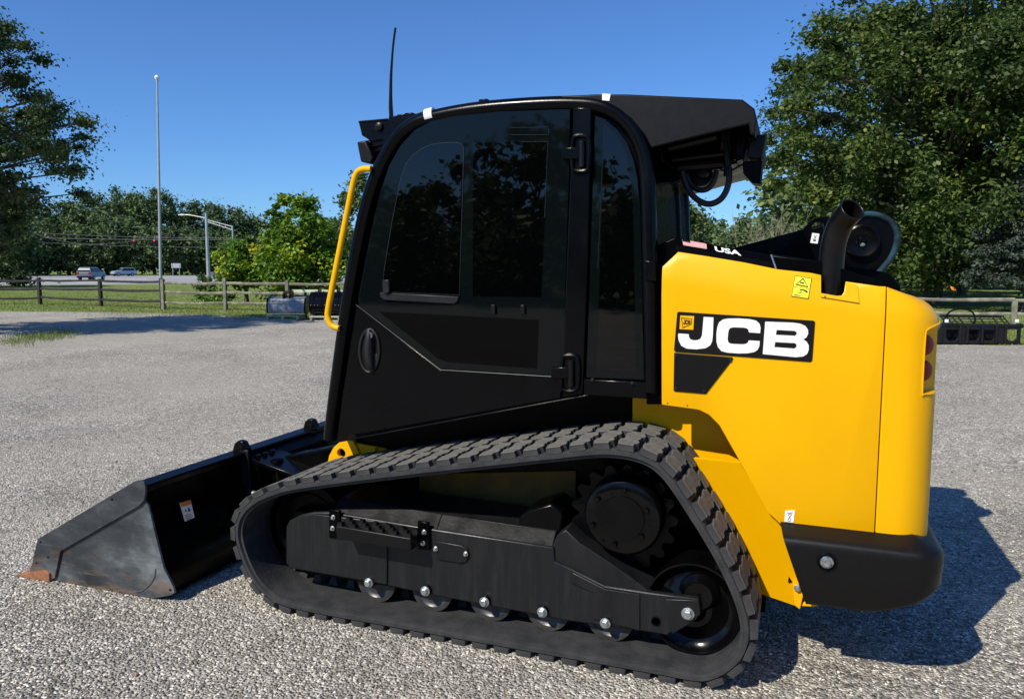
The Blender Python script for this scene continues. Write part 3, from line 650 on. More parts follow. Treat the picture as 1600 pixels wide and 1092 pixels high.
# ---- tail door: rounded casting
def rounded_tail():
    x0 = P(1377.5, 640, YH).x; xr = P(1450, 700, .42).x; r = .125; y1 = 1.44; zt = P(1377, 449, YH).z; zb = .555
    plan = [(x0, YH+.004), (x0+.005, YH)]
    for k in range(0, 11):
        a = -math.pi/2+k*math.pi/20; plan.append((xr-r+r*math.cos(a), YH+r+r*math.sin(a)))
    for k in range(0, 11):
        a = k*math.pi/20; plan.append((xr-r+r*math.cos(a), y1-r+r*math.sin(a)))
    plan.append((x0, y1))
    m = MB(); rows = []
    # the top rounds over towards the rear
    R = .115; levels = [zb, zb+.004]+[zb+(zt-.17-zb)*i/5 for i in range(1, 6)]
    def ztop(x): return zt-.012*(x-x0)/.1-0*x
    rows.append(levels[0])
    ring = lambda z, ins: [((min(px_, xr-ins*1.0) if px_ > x0+.01 else px_), (py_+(ins*.25 if py_ < .8 else -ins*.25))) for px_, py_ in plan]
    L_ = []
    for z in levels: L_.append((z, 0))
    for k in range(1, 10):
        a = k*math.pi/20; L_.append((zt-R-.01+R*math.sin(a), R*(1-math.cos(a))))
    n = len(plan)
    for z, ins in L_:
        for (px_, py_) in plan:
            f = max(0, (px_-x0)/(xr-x0)); xx = x0+(px_-x0)*(1-ins/(xr-x0)); 
            # height also dips towards the rear
            zz = z-.02*f*max(0, (z-(zt-.2))/.2); near = ins*(.22+.5*f)
            cy_ = .83; yy = py_+(near if py_ < cy_ else -near)
            zz2 = z if z < zt-.2 else min(zz+.012*(1-f), zt-.0)
            m.v.append((xx, yy, zz2))
    for i in range(len(L_)-1): m.f += [(i*n+k, i*n+(k+1) % n, (i+1)*n+(k+1) % n, (i+1)*n+k) for k in range(n)]
    m.f.append(tuple(range(n-1, -1, -1))); m.f.append(tuple((len(L_)-1)*n+k for k in range(n)))
    return m, xr, r
tm, xr, rr = rounded_tail()
tme = tm.mesh('tail_door', M['yellow'], 50)
# light recess cut into the corner
ux = Vector((math.cos(math.radians(-40)), math.sin(math.radians(-40)), 0)); cc = Vector((xr-rr, YH+rr, 0))+ux*(rr+.005)
ty = Vector((-ux.y, ux.x, 0))
z0r, z1r = P(1437, 612, .28).z, P(1437, 512, .28).z
cut = MB().hexa([cc+ux*a*1+ty*b+Vector((0, 0, z)) for z in (z0r, z1r) for a, b in ((-.045, -.035), (.05, -.045), (.05, .28), (-.045, .28))])
co = part('cut', cut, M['yellow'], None, .012, 3); to = part('tail_door', tme, None, L, label='yellow rounded tail door with recessed red lamps')
bo = to.modifiers.new('b', 'BOOLEAN'); bo.operation = 'DIFFERENCE'; bo.object = co; bo.solver = 'EXACT'
bpy.context.view_layer.update(); dg = bpy.context.evaluated_depsgraph_get()
nm = bpy.data.meshes.new_from_object(to.evaluated_get(dg)); to.modifiers.clear(); to.data = nm; bpy.data.objects.remove(co)
nm.polygons.foreach_set('use_smooth', [True]*len(nm.polygons)); nm.set_sharp_from_angle(angle=math.radians(32))
lf = cc-ux*.034
def surf(b, z, k=.001):
    a = math.radians(-40)+b/rr; ex_ = 0
    if a > 0: ex_ = a*rr; a = 0
    return Vector((xr-rr+(rr+k)*math.cos(a), YH+rr+(rr+k)*math.sin(a)+ex_, z))
fr_pts = [surf(.10, z0r-.002), surf(.03, z0r-.004), surf(-.028, z0r-.003), surf(-.036, z0r+.012), surf(-.036, z1r-.03), surf(-.028, z1r-.004), surf(.0, z1r+.006), surf(.06, z1r+.016), surf(.14, z1r+.024)]
part('recess_trim', MB().tube(smooth_path(fr_pts, 4), .0032, 8), M['yellow'], to)
for k in (.32, .72):
    z = z0r+(z1r-z0r)*k; c1 = cc-ux*.050+ty*.024+Vector((0, 0, z)); m = MB(); n = 20
    ring = lambda r, d: [c1+ux*d+(ty*math.cos(q_)+Vector((0, 0, 1))*math.sin(q_))*r for q_ in [2*math.pi*j/n for j in range(n)]]
    vs = ring(.036, -.012)+ring(.036, .010)+ring(.030, .018)+ring(.010, .022); fs = [(i*n+j, i*n+(j+1) % n, (i+1)*n+(j+1) % n, (i+1)*n+j) for i in range(3) for j in range(n)]+[tuple(range(3*n, 4*n))]
    part('tail_lamp', m.add(vs, fs), M['redlens'], to)
part('rear_grille', MB().box(xr-.004, xr+.012, .62, 1.1, .62, 1.12), M['plastic'], to, .004)
# ---- bumper
yB = .135
def bumper():
    xl = [P(1219, 818, yB+.06).x, P(1262, 905, yB).x]
    xrb = P(1473, 870, .25).x; r = .10; path = []
    for t in np.linspace(0, 1, 10): path.append((xl[0]+(xrb-r-xl[0])*t, yB, 0))
    for k in range(1, 12):
        a = -math.pi/2+k*math.pi/22; path.append((xrb-r+r*math.cos(a), yB+r+r*math.sin(a), k/11))
    for t in np.linspace(.1, 1, 6): path.append((xrb, yB+r+(1.5-yB-r)*t, 1))
    m = MB(); vs = []; n = None
    zt = .620; 
    for i, (x, y, k) in enumerate(path):
        t = min(1, max(0, (x-xl[0])/(xrb-xl[0])))
        if i == 0: nx, ny = 0, -1
        a = -math.pi/2+(k*math.pi/2); nx, ny = math.cos(a), math.sin(a)
        ztop = P(1219, 818, yB+.06).z*(1-t)+.575*t if True else zt
        zbot = .305+.005*t+ (.10*max(0, (t-.55)/.45)**1.5)
        prof = [(-.11, ztop+.006), (-.085, ztop-.0), (-.026, ztop-.024), (-.010, ztop-.032), (-.002, ztop-.044), (0, ztop-.062), (.0, (ztop+zbot)/2), (-.004, zbot+.02), (-.012, zbot+.006), (-.03, zbot), (-.12, zbot+.01)]
        n = len(prof)
        for d, z in prof:
            sh = 0
            if i < 3: sh = (ztop-z)/(ztop-zbot)*(xl[1]-xl[0])*(1-i/3)
            vs.append((x+nx*d+sh, y+ny*d, z))
    fs = []
    for i in range(len(path)-1): fs += [(i*n+k, (i+1)*n+k, (i+1)*n+k+1, i*n+k+1) for k in range(n-1)]
    fs += [tuple(range(n)), tuple(range((len(path)-1)*n, len(path)*n))]
    return m.add(vs, fs)
bu = part('rear_bumper', bumper(), M['plastic'], L, smooth=60)
sm = bu.modifiers.new('s', 'SOLIDIFY'); sm.thickness = .012; sm.offset = -1
cb = P(1292, 878, yB-.001)
part('bumper_socket', MB().lathe(cb, [(.01, .036), (-.004, .034), (-.006, .030), (.004, .024), (.004, .001)], 28), M['gloss'], bu)
bolt('bolt', cb+Vector((0, .002, 0)), .015, bu, M['clear'], h=.014)
bolt('bolt', P(1357, 843, yB+.06), .006, bu, M['chassis'], h=.01)
part('bumper_lower_bracket', MB().prism([(.5, .33), (.8, .36), (.8, .56), (.52, .58)], YH+.06, 1.38), M['satin'], L)

# ---- boom pivot and far-side boom
YP = 1.12
pv = XZ([(1200, 396), (1220, 388), (1235, 380), (1249, 366), (1258, 354), (1266, 346), (1274, 340.5), (1284, 339), (1300, 340), (1330, 342), (1345, 338), (1358, 337.5), (1370, 342), (1379, 352), (1385, 366), (1386, 383), (1382, 402), (1373, 418), (1362, 426), (1372, 436), (1230, 436)], YP)
hl = circ(*XZ([(1278.5, 353.5)], YP)[0], .028, 18)
bmo = part('boom_tower', holes_mesh([pv, hl], YP, YP+.22, M['satin'], 'boom_tower'), None, L, .006, label='black boom pivot tower behind the hood')
c = P(1352, 379, YP); part('pivot_cap', MB().lathe(c, [(.0, .125), (-.012, .125), (-.018, .12), (-.018, .02)], 40), M['black'], bmo)
c = P(1347, 377, YP-.05); part('pivot_pin', MB().lathe(c, [(.05, .078), (.004, .074), (-.0, .066), (.006, .045), (.006, .022), (-.004, .014), (-.004, .001)], 36), M['black'], bmo)
for a, b in ((1339.5, 378.5), (1352, 374)): part('hole', MB().lathe(P(a, b, YP-.047), [(.004, .007), (-.0, .007)], 10), M['decal_black'], bmo)
bolt('bolt', P(1347.5, 382, YP-.05), .007, bmo, h=.01)
D = Decal(P(1266, 379.5, YP-.002), P(1277.5, 381, YP-.002), P(1280.5, 365.5, YP-.002), P(1269, 364, YP-.002)); D.base('white_sticker', M['white'], bmo, 'white sticker on the boom tower')
D.shapes('sticker_symbol', [[(.3, .8), (.36, .82), (.7, .45), (.64, .43)], [(.7, .8), (.64, .82), (.3, .4), (.36, .38)], [(.3, .38), (.7, .38), (.66, .2), (.34, .2)]], M['grey_metal'], bmo, .002)
part('tower_hose', MB().tube(smooth_path([P(a, b, YP-.02) for a, b in ((1341, 338), (1352, 335), (1366, 335.5), (1381, 340), (1393, 348), (1400.5, 361), (1401.5, 377), (1397, 393), (1388, 409), (1372, 427))], 5), .0135, 12), M['bluehose'], L, label='blue sleeved hydraulic hose looping behind the boom pivot')
part('tower_hose', MB().tube(smooth_path([P(a, b, YP+.05) for a, b in ((1345, 342), (1362, 342), (1377, 350), (1386, 364), (1388, 380), (1383, 398), (1368, 425))], 5), .012, 10), M['hose'], L)
bc = XZ([(1352, 379)], YP)[0]
part('boom_arm', MB().prism([(bc[0]+.05, bc[1]+.1), (bc[0]-.1, bc[1]+.12), (-.5, 1.42), (-1.2, 1.12), (-1.75, .62), (-2.05, .40), (-2.05, .22), (-1.85, .25), (-1.6, .50), (-1.05, .92), (-.45, 1.2), (bc[0]-.05, bc[1]-.12)], 1.40, 1.56), M['black'], L, .012, label='single lift arm on the far side of the cab')

# ================================================================== cab
sh = [(508, 690), (516, 640), (526, 560), (545, 430), (571, 310), (588, 262), (610, 224), (640, 192), (680, 176), (760, 165), (880, 157), (935, 160), (975, 178), (1003, 215), (1016, 250), (1020, 300), (1024, 400), (1027, 500), (1028, 620), (1010, 621), (925, 616), (880, 622)]
shell = part('cab_shell', MB().prism(XZ(sh, YC+.03), YC+.03, 1.30), M['satin'], L, .006, label='black cab body between the door and the far wall')
cl = [(516, 686), (519, 655), (526, 600), (536, 525), (549, 440), (566, 352), (582, 292), (598, 254), (622, 215), (650, 193), (690, 181), (750, 171), (830, 164.5), (900, 163), (945, 169), (979, 191), (1001, 226), (1011, 270), (1014, 330), (1016, 420), (1018, 510), (1019, 612)]
part('cab_frame', MB().tube(smooth_path([P(a, b, YC+.012) for a, b in cl], 4), .0305, 16), M['black'], L, label='rounded black tube framing the cab side')
far = [P(a, b, YC+.012) for a, b in cl]; part('cab_frame', MB().tube(smooth_path([Vector((p.x, 1.29, p.z)) for p in far], 4), .0305, 12), M['black'], L, label='far cab frame tube behind the cab')
# tape pieces on the roof tube
for a, b in ((672, 177),): p = P(a, b, YC-.01); part('tape', MB().tube([P(667, 183, YC+.01), P(679, 180, YC+.01)], .032, 16), M['white'], L, label='strip of white tape on the cab roof tube')
# door
yd = YC-.004
dl = XZ([(558, 476), (690, 578), (880, 589), (876, 622), (527, 684), (537, 610), (548, 540)], yd)
door = part('cab_door', MB().prism(dl, yd-.006, YC+.028), M['black'], L, .004, label='black door sheet below the glass')
gl = [(561, 468), (571, 415), (585, 345), (597, 296), (609, 260), (627, 228), (650, 203), (675, 190), (710, 182), (780, 175), (892, 171), (889, 300), (885, 430), (882, 588), (690, 576.5), (562, 478)]
glp = XZ(gl, yd)
dg_ = part('door_glass', MB().prism(glp, yd-.008, YC+.026), M['frit'], door, .002, smooth=0)
part('glass_edge', MB().tube([Vector((x, yd-.009, z)) for x, z in XZ([(558, 476), (690, 577.5), (880, 589)], yd)], .0013, 6), M['line'], door)
W1 = [(601, 420), (613, 346), (627, 277), (635, 256), (645, 243), (660, 232), (675, 226), (692, 223.5), (716, 223), (722, 226), (725, 232), (722, 340), (718, 461), (597, 456)]
def pane(pts, d, nm='window_pane', par=door, edge=True, mt_='glass'):
    w = XZ(pts, yd-.0085); o = part(nm, MB().prism(w, yd-.0085-d, yd-.0075), M[mt_], par, smooth=0)
    if edge: part('pane_edge', MB().tube([Vector((x, yd-.0090-d*.5, z)) for x, z in w], .0014, 5, closed=True), M['line'], par)
    return o
pane(W1, .003, 'sliding_window')
part('window_rail', MB().prism(XZ([(594, 457), (717, 463.5), (716, 470), (711, 475), (601, 469), (595, 464)], yd-.012), yd-.018, yd-.0085), M['chassis'], door, .003)
part('window_latch', MB().prism(XZ([(599.5, 437.5), (609, 437), (610, 456), (606, 459), (600, 457)], yd-.018), yd-.030, yd-.012), M['chassis'], door, .003)
pane([(739, 223), (856, 221.5), (851, 340), (845.5, 464), (739, 463)], .0006, edge=False)
m = MB()
for a, b, c_, d_ in ((798, 200, 857, 199), (857, 199, 857, 211), (798, 211, 857, 211), (815, 222, 856, 221.5), (856, 221.5, 851, 340)):
    m.tube([P(a, b, yd-.0090), P(c_, d_, yd-.0090)], .0012, 4)
part('print_line', m, M['line'], door)
pane([(592, 487), (842, 500), (839, 576), (700, 566), (684, 560)], .0006, edge=False, mt_='glass_low')
for a in (771.5, 817.5): part('glass_stop', MB().prism(XZ([(a-3.5, 476), (a+3, 476), (a+4, 491), (a-2, 492)], yd-.01), yd-.022, yd-.007), M['plastic'], door, .003)
# door handle
hc = P(578, 548, yd-.006); rx, rz_ = .0485*1.0, .094
loop = [Vector((hc.x+(rx)*math.cos(q_)+(.004*math.sin(q_)), yd-.010, hc.z+rz_*math.sin(q_))) for q_ in [2*math.pi*j/32 for j in range(32)]]
hd = part('door_handle', MB().tube(loop, .007, 8, closed=True), M['chassis'], door, label='oval recessed door handle with key lock')
m = MB(); m.add([(hc.x+rx*.97*math.cos(q_), yd-.0075, hc.z+rz_*.97*math.sin(q_)) for q_ in [2*math.pi*j/28 for j in range(28)]], [tuple(range(28))]); part('handle_recess', m, M['decal_black'], hd)
part('grip', MB().tube(smooth_path([P(576, 515, yd-.02), P(575, 530, yd-.032), P(574, 550, yd-.036), P(577, 568, yd-.032), P(581, 578, yd-.014)], 4), [.0135]*17, 12, sc=(.6, 1)), M['chassis'], hd)
part('key_lock', MB().lathe(P(578, 524, yd-.03), [(.01, .014), (-.002, .013), (-.002, .009), (.0, .008), (.0, .001)], 20), M['grey_metal'], hd)
part('recess_cup', MB().tube([P(587, 552, yd-.009), P(589, 560, yd-.010), P(587, 570, yd-.009)], [.006, .013, .006], 10, sc=(.3, 1)), M['chassis'], hd)
# B pillar, quarter window, sill
part('door_pillar', MB().prism(XZ([(896, 168), (925, 168), (921, 300), (917, 450), (911, 616), (879, 621), (884, 450), (890, 300)], YC-.008), YC-.014, YC+.03), M['black'], L, .006)
qw = [(929, 180), (945, 186), (964, 202), (980, 224), (990, 250), (996, 280), (1000, 330), (1003, 430), (1006, 594), (915, 590), (921, 430), (925, 300)]
qg = part('quarter_window', MB().prism(XZ(qw, YC), YC+.004, YC+.028), M['frit'], L, .002, smooth=0, label='narrow rear side window of the cab')
qi = [(944, 192), (956, 202), (970, 220), (980, 245), (986, 280), (989, 330), (991, 430), (993, 580), (932, 577), (938, 400)]
w = XZ(qi, YC+.003); part('window_pane', MB().prism(w, YC+.0032, YC+.0045), M['glass'], qg, smooth=0)
part('print_line', MB().tube([P(958, 206, YC+.003), P(944, 191, YC+.003), P(938, 330, YC+.003), P(934, 420, YC+.003)], .0012, 4), M['line'], qg)
sl = part('cab_sill', MB().prism(XZ([(912, 592), (1010, 597), (1011, 623), (912, 617)], YC-.004), YC-.008, YC+.03), M['black'], L, .004)
for a, b in ((926, 594), (988, 599)): bolt('bolt', P(a, b, YC-.010), .005, sl, M['chassis'], h=.008)
part('pillar_clamp', MB().prism(XZ([(1007, 407), (1024, 409), (1026, 440), (1008, 438)], YC-.02), YC-.024, YC+.02), M['black'], L, .003)
# sill line below the door
part('door_sill', MB().tube([P(513, 693, YC-.002), P(700, 658, YC-.002), P(880, 624.5, YC-.002), P(920, 617, YC-.002)], .004, 6), M['black'], L)
# hinges
def hinge(cx_, cy_, par):
    y = YC-.02; hh = 27; a = .0145
    lp = [P(cx_-13, cy_-18, y), P(cx_-9, cy_-27, y), P(cx_+7, cy_-27, y), P(cx_+13, cy_-18, y), P(cx_+12, cy_+18, y), P(cx_+7, cy_+27, y), P(cx_-9, cy_+27, y), P(cx_-14, cy_+18, y)]
    h = part('door_hinge', MB().tube(smooth_path(lp, 3, True), .0085, 8, closed=True), M['black'], par)
    part('hinge_pin', MB().tube([P(cx_+1, cy_-20, y-.004), P(cx_+1, cy_+21, y-.004)], .0115, 14), M['plastic'], h)
    part('hinge_arm', MB().prism(XZ([(cx_-30, cy_-9), (cx_-2, cy_-10), (cx_-2, cy_+9), (cx_-30, cy_+9)], y-.01), y-.014, y+.006), M['black'], h, .004)
hinge(908, 240, L); hinge(891, 583, L)
# rail, antenna, lights
part('grab_rail', MB().tube(smooth_path([P(a, b, YC-.03) for a, b in ((580, 264), (567, 264.5), (558, 270), (552.5, 284), (546, 315), (535, 370), (524, 425), (513, 482), (513, 498), (519, 509), (530, 513))], 5), .0135, 14), M['yellow'], L, label='yellow grab rail beside the windscreen')
part('rail_mount', MB().tube([P(528, 512, YC-.03), P(536, 514, YC+.02)], .012, 8), M['black'], L); part('rail_mount', MB().tube([P(578, 265, YC-.03), P(588, 266, YC+.02)], .012, 8), M['black'], L)
an = [P(a, b, YC+.2) for a, b in ((612, 192), (611, 176), (610.5, 160), (611, 120), (614, 75), (618, 44))]
part('antenna', MB().tube(smooth_path(an, 4), [.009, .009, .009, .010, .010, .010, .010, .0095, .009, .008, .0075, .007, .0065, .006, .0055, .005, .005, .005, .005, .005, .005], 8), M['plastic'], L, label='thin black radio antenna on the front of the cab roof')
yl = YC+.12
br = part('lamp_bracket', MB().prism(XZ([(560, 191), (605, 186.5), (640, 181), (655, 176), (668, 172), (650, 195), (622, 215), (606, 240), (592, 262), (588, 240), (575, 218), (565, 212)], yl), yl, yl+.06), M['black'], L, .004)
m = MB()
for k in range(4): m.tube([P(572+k*4, 221+k*9, yl-.006), P(597-k*2, 217.5+k*9, yl-.006)], .003, 6)
part('bracket_slat', m, M['black'], br)
part('bracket_knob', MB().lathe(P(593, 198.5, yl), [(0, .02), (-.012, .018), (-.016, .01)], 16), M['plastic'], br)
part('bracket_lip', MB().tube([P(561, 191, yl), P(606, 187, yl)], .005, 6), M['black'], br)
part('front_lamp', MB().prism(XZ([(557, 222), (571, 219), (583, 247), (579, 256.5), (563, 253)], yl-.05), yl-.05, yl+.10), M['plastic'], L, .008, 3, label='black work lamp on the cab front corner')
m = MB()
for a, b, s_ in ((615, 184, .010), (628, 182, .012), (640, 179, .009), (756, 157.5, .008)): m.box(P(a, b, YC+.15).x-.02, P(a, b, YC+.15).x+.02, YC+.14, YC+.2, P(a, b, YC+.15).z-.012, P(a, b, YC+.15).z+s_*.6)
part('roof_fitting', m, M['black'], L, .003)
# rear canopy
cy0, cy1 = YC-.01, 1.30
can = [(876, 150), (930, 147.5), (980, 147.5), (1160, 155.5), (1179, 170), (1183, 188), (1179, 210), (1172, 212), (1170, 194), (1100, 211), (1017, 231.5), (1007, 212), (985, 186), (955, 166), (930, 159.5), (876, 158)]
cz = XZ(can, cy0); cn = MB(); k = len(cz)
# crowned: the top edge leans in so the side catches light
vs = [(x, cy0, z) for x, z in cz]+[(x, cy1, z) for x, z in cz]; cn.prism(cz, cy0, cy0+.014)
canopy = part('rear_canopy', cn, M['plastic'], L, .006, label='black air conditioning canopy overhanging behind the cab')
tp = XZ([(876, 150), (930, 147.5), (980, 147.5), (1160, 155.5), (1179, 170), (1183, 188), (1179, 210), (1175, 210), (1177, 189), (1173, 173), (1158, 161), (980, 153), (930, 153), (876, 156)], cy0)
part('canopy_top', MB().prism(tp, cy0+.014, cy1), M['plastic'], canopy, .003)
part('canopy_side', MB().prism(cz, cy1-.014, cy1+.002), M['plastic'], canopy, .004)
D = Decal(P(941, 157, cy0-.002), P(952, 158, cy0-.002), P(954, 147.5, cy0-.002), P(941, 146.5, cy0-.002)); D.base('tape', M['white'], canopy, 'piece of white tape on the canopy edge')
# equipment beneath the canopy
un = XZ([(1017, 236), (1030, 228), (1165, 196), (1175, 212), (1160, 255), (1133, 262), (1100, 272), (1050, 286), (1022, 288)], .62)
part('condenser_unit', MB().prism(un, .58, 1.22), M['satin'], canopy, .01)
m = MB()
for a, b, c_, d_, y_, r0 in ((1045, 232, 1120, 214, .46, .018), (1050, 250, 1135, 240, .5, .012), (1060, 262, 1130, 256, .52, .02), (1030, 232, 1036, 255, .42, .006), (1020, 236, 1060, 268, .55, .01), (1132, 208, 1138, 260, .45, .011), (1150, 205, 1152, 250, .5, .016)):
    m.tube([P(a, b, y_), P(c_, d_, y_)], r0, 8)
part('pipework', m, M['plastic'], canopy)
m = MB(); m.lathe(P(1099, 272, .6), [(-.03, .02), (.03, .02)], 12); m.box(P(1125, 230, .5).x, P(1142, 230, .5).x, .5, .6, P(1130, 244, .5).z, P(1130, 205, .5).z); part('filter_drier', m, M['chassis'], canopy, .004)
part('small_label', MB().prism(XZ([(1128, 222), (1139, 220), (1139, 231), (1128, 232)], .49), .488, .499), M['grey_metal'], canopy)
part('blower_motor', MB().lathe(P(1097, 275, .7), [(-.06, .03), (-.06, .05), (.06, .05), (.06, .03)], 20, 'Y'), M['plastic'], canopy)
part('canopy_hose', MB().tube(smooth_path([P(a, b, .50) for a, b in ((1066, 268), (1070, 284), (1080, 303), (1094, 315), (1109, 319), (1124, 313), (1134, 300), (1139, 282), (1139, 262))], 5), .0125, 10), M['hose'], canopy)
part('canopy_hose', MB().tube(smooth_path([P(a, b, .56) for a, b in ((1072, 272), (1080, 289), (1092, 297), (1106, 295), (1116, 282), (1120, 266))], 5), .0115, 10), M['hose'], canopy)
part('hose_ferrule', MB().tube([P(1137, 252, .5), P(1136.5, 276, .5)], .015, 12), M['plastic'], canopy)
part('lamp_wire', MB().tube(smooth_path([P(1125, 266, .5), P(1140, 267, .5), P(1150, 263, .5), P(1158, 258, .5), P(1165, 259, .5)], 4), .005, 6), M['hose'], canopy)
part('canopy_end', MB().prism(XZ([(1150, 200), (1181, 188), (1178, 214), (1168, 220), (1163, 250), (1150, 255)], .5), .46, 1.2), M['satin'], canopy, .006)
lp_ = part('rear_lamp', MB().prism(XZ([(1172, 213), (1197.5, 211), (1197, 220), (1191, 249), (1167, 248)], .44), .42, .56), M['plastic'], L, .009, 3, label='upper black rear work lamp under the canopy')
part('rear_lamp', MB().prism(XZ([(1160, 252), (1191.5, 251), (1188, 287), (1176, 286.5), (1161, 271)], .44), .44, .56), M['satin'], L, .006, 3, label='lower black rear work lamp under the canopy')
part('rear_post', MB().tube(smooth_path([P(a, b, .95) for a, b in ((1042, 262), (1047, 285), (1051, 310), (1053, 345), (1053, 400))], 4), .034, 14), M['satin'], L, label='curved black post behind the cab')
part('rear_bulkhead', MB().prism(XZ([(1010, 392), (1052, 372), (1060, 372), (1075, 400), (1075, 632), (1010, 632)], YC+.06), YC+.06, 1.25), M['satin'], L, .004)

# ================================================================== bucket
bk = bpy.data.objects.new('bucket', None); COL.objects.link(bk); bk.parent = L; bk.matrix_parent_inverse = Matrix.Translation(-L.location); bk['local'] = 1
bk['label'] = 'wide black loader bucket with worn steel side plate, resting on the gravel'
y0b, y1b = YB, YB+2.06
sd_ = [(58.6, 842), (211, 751.5), (218, 750.5), (224, 753), (227, 759), (227, 769), (225, 781), (231.5, 789), (243, 838), (255, 886), (271, 918), (272.5, 926), (267, 929.5), (240, 934.5), (218, 935), (185, 930), (152, 921), (80, 906), (44, 897), (50, 880)]
sdp = XZ(sd_, YB); sdp = [(x, max(.004, z)) for x, z in sdp]
th_ = circ(*XZ([(266, 922)], YB)[0], .008, 12)
part('side_plate', holes_mesh([sdp, th_], YB, YB+.012, M['steel'], 'side_plate'), None, bk, .0015)
part('side_plate', MB().prism(sdp, y1b-.012, y1b), M['steel'], bk, .002)
ws = XZ([(58.6, 842), (211, 751.5), (218, 750.5), (224, 753), (227, 759), (227, 769), (225, 781), (217, 790), (94, 861), (85, 903), (77, 905), (72, 900), (47, 893)], YB-.012)
ws = [(x, max(.006, z)) for x, z in ws]
hls = [circ(*XZ([c_], YB-.012)[0], .0065, 12) for c_ in ((175, 780.5), (63.6, 847), (75, 870.6), (57, 879.5))]
part('side_wear_strip', holes_mesh([ws]+hls, YB-.012, YB-.0005, M['steel'], 'side_wear_strip'), None, bk, .0015)
ce = XZ([(24, 900), (44, 891), (72, 898), (79, 915)], YB-.012)
g1, g2 = G(24, 902), G(80, 915.5); xce0, xce1 = g1.x, g2.x
m = MB(); a = Vector((P(26, 901, YB-.02).x, YB-.02, .004)); b = Vector((P(78, 915, YB-.02).x, YB-.02, .004))
m.prism([(a.x, .002), (a.x+.006, .008), (b.x-.03, .055), (b.x+.0, .045), (b.x, .002)], YB-.022, y1b+.01); part('cutting_edge', m, M['rust'], bk, .002)
# floor + curved back
bt = XZ([(227, 760)], YB)[0]; hl_ = XZ([(262, 925)], YB)[0]
inn = [(xce1-.02, .012), (-2.5, .012), (hl_[0]-.05, .015), (hl_[0]-.012, .05), (hl_[0]-.03, .18), (bt[0]-.03, .36), (bt[0]-.03, bt[1]-.02)]
inn = [(p.x, p.z) for p in smooth_path([Vector((x, 0, z)) for x, z in inn], 3)]
out = [(x-.012, z+.010) for x, z in inn]
m = MB(); m.prism(inn+out[::-1], YB+.012, y1b-.012); part('bucket_shell', m, M['satin'], bk)
tb = MB().prism([(bt[0]-.075, bt[1]-.035), (bt[0]-.01, bt[1]-.035), (bt[0]-.004, bt[1]+.0), (bt[0]-.075, bt[1]+.012)], YB+.012, y1b-.012); part('top_rail', tb, M['black'], bk, .008)
part('weld_bead', MB().tube(smooth_path([P(a, b, YB-.001) for a, b in ((243, 888), (241, 902), (232, 915), (220, 923), (204, 925))], 4), .003, 6), M['grey_metal'], bk)
part('back_rib', MB().prism([(bt[0]-.03, .06), (bt[0]+.03, .08), (bt[0]+.012, bt[1]+.012), (bt[0]-.04, bt[1]+.016)], .60, .612), M['chassis'], bk, .002)
# quick hitch plate on the bucket back
part('hitch_plate', MB().prism([(bt[0]-.02, .10), (bt[0]+.07, .12), (bt[0]+.05, bt[1]-.06), (bt[0]-.02, bt[1]-.02)], .63, 1.65), M['satin'], bk, .006)
m = MB(); sl_ = [(bt[0]+.01, bt[1]-.035), (bt[0]+.30, bt[1]-.10), (bt[0]+.30, bt[1]-.125), (bt[0]+.01, bt[1]-.06)]; m.prism(sl_, .62, .86); hp = part('hitch_guard', m, M['black'], bk, .004)
for k in range(3): part('hitch_bolt', MB().lathe((bt[0]+.03, .66+k*.06, bt[1]-.036), [(0, .016), (.012, .016), (.016, .008)], 10, 'Z'), M['gloss'], hp)
part('hitch_pin', MB().tube([(bt[0]+.12, .70, bt[1]-.05), (bt[0]+.13, .70, bt[1]-.16)], .035, 16), M['gloss'], bk)
part('locking_bar', MB().tube([(bt[0]+.10, .52, bt[1]-.185), (bt[0]+.28, .52, bt[1]-.215)], .012, 8), M['zinc'], bk)
for px_, py_ in ((378, 702), (487, 666)):
    # lifting eyes standing on the top rail
    yy = None
    for t in np.linspace(0, 2, 400):
        p = P(px_, py_, t)
        if p.x <= bt[0]-.04: yy = t; break
    yy = yy or .8; c_ = Vector((bt[0]-.04, yy, bt[1]+.012))
    lg = [(c_.x-.05, c_.z-.012), (c_.x-.036, c_.z+.03), (c_.x-.01, c_.z+.05), (c_.x+.02, c_.z+.045), (c_.x+.042, c_.z+.01), (c_.x+.048, c_.z-.02)]
    le = part('lifting_eye', MB().prism(lg, yy-.02, yy+.02), M['black'], bk, .004); part('eye_pin', MB().lathe((c_.x+.012, yy-.026, c_.z+.012), [(0, .012), (.052, .012)], 12), M['gloss'], le)
# row of bolts on the inner back ledge
lb = part('bolted_ledge', MB().prism([(bt[0]+.22, bt[1]-.14), (bt[0]+.5, bt[1]-.06), (bt[0]+.5, bt[1]-.09), (bt[0]+.22, bt[1]-.17)], .74, .95), M['satin'], bk, .003)
for k in range(6):
    t = (k+.3)/6; part('ledge_bolt', MB().lathe((bt[0]+.22+.28*t, .765, bt[1]-.138+.08*t), [(0, .009), (.008, .009), (.011, .004)], 8, 'Z'), M['zinc'], lb)
part('hitch_arm', MB().prism([(bt[0]+.05, .30), (bt[0]+.06, .46), (bt[0]+.62, .60), (bt[0]+.8, .58), (bt[0]+.8, .42)], .78, .9), M['satin'], bk, .01)
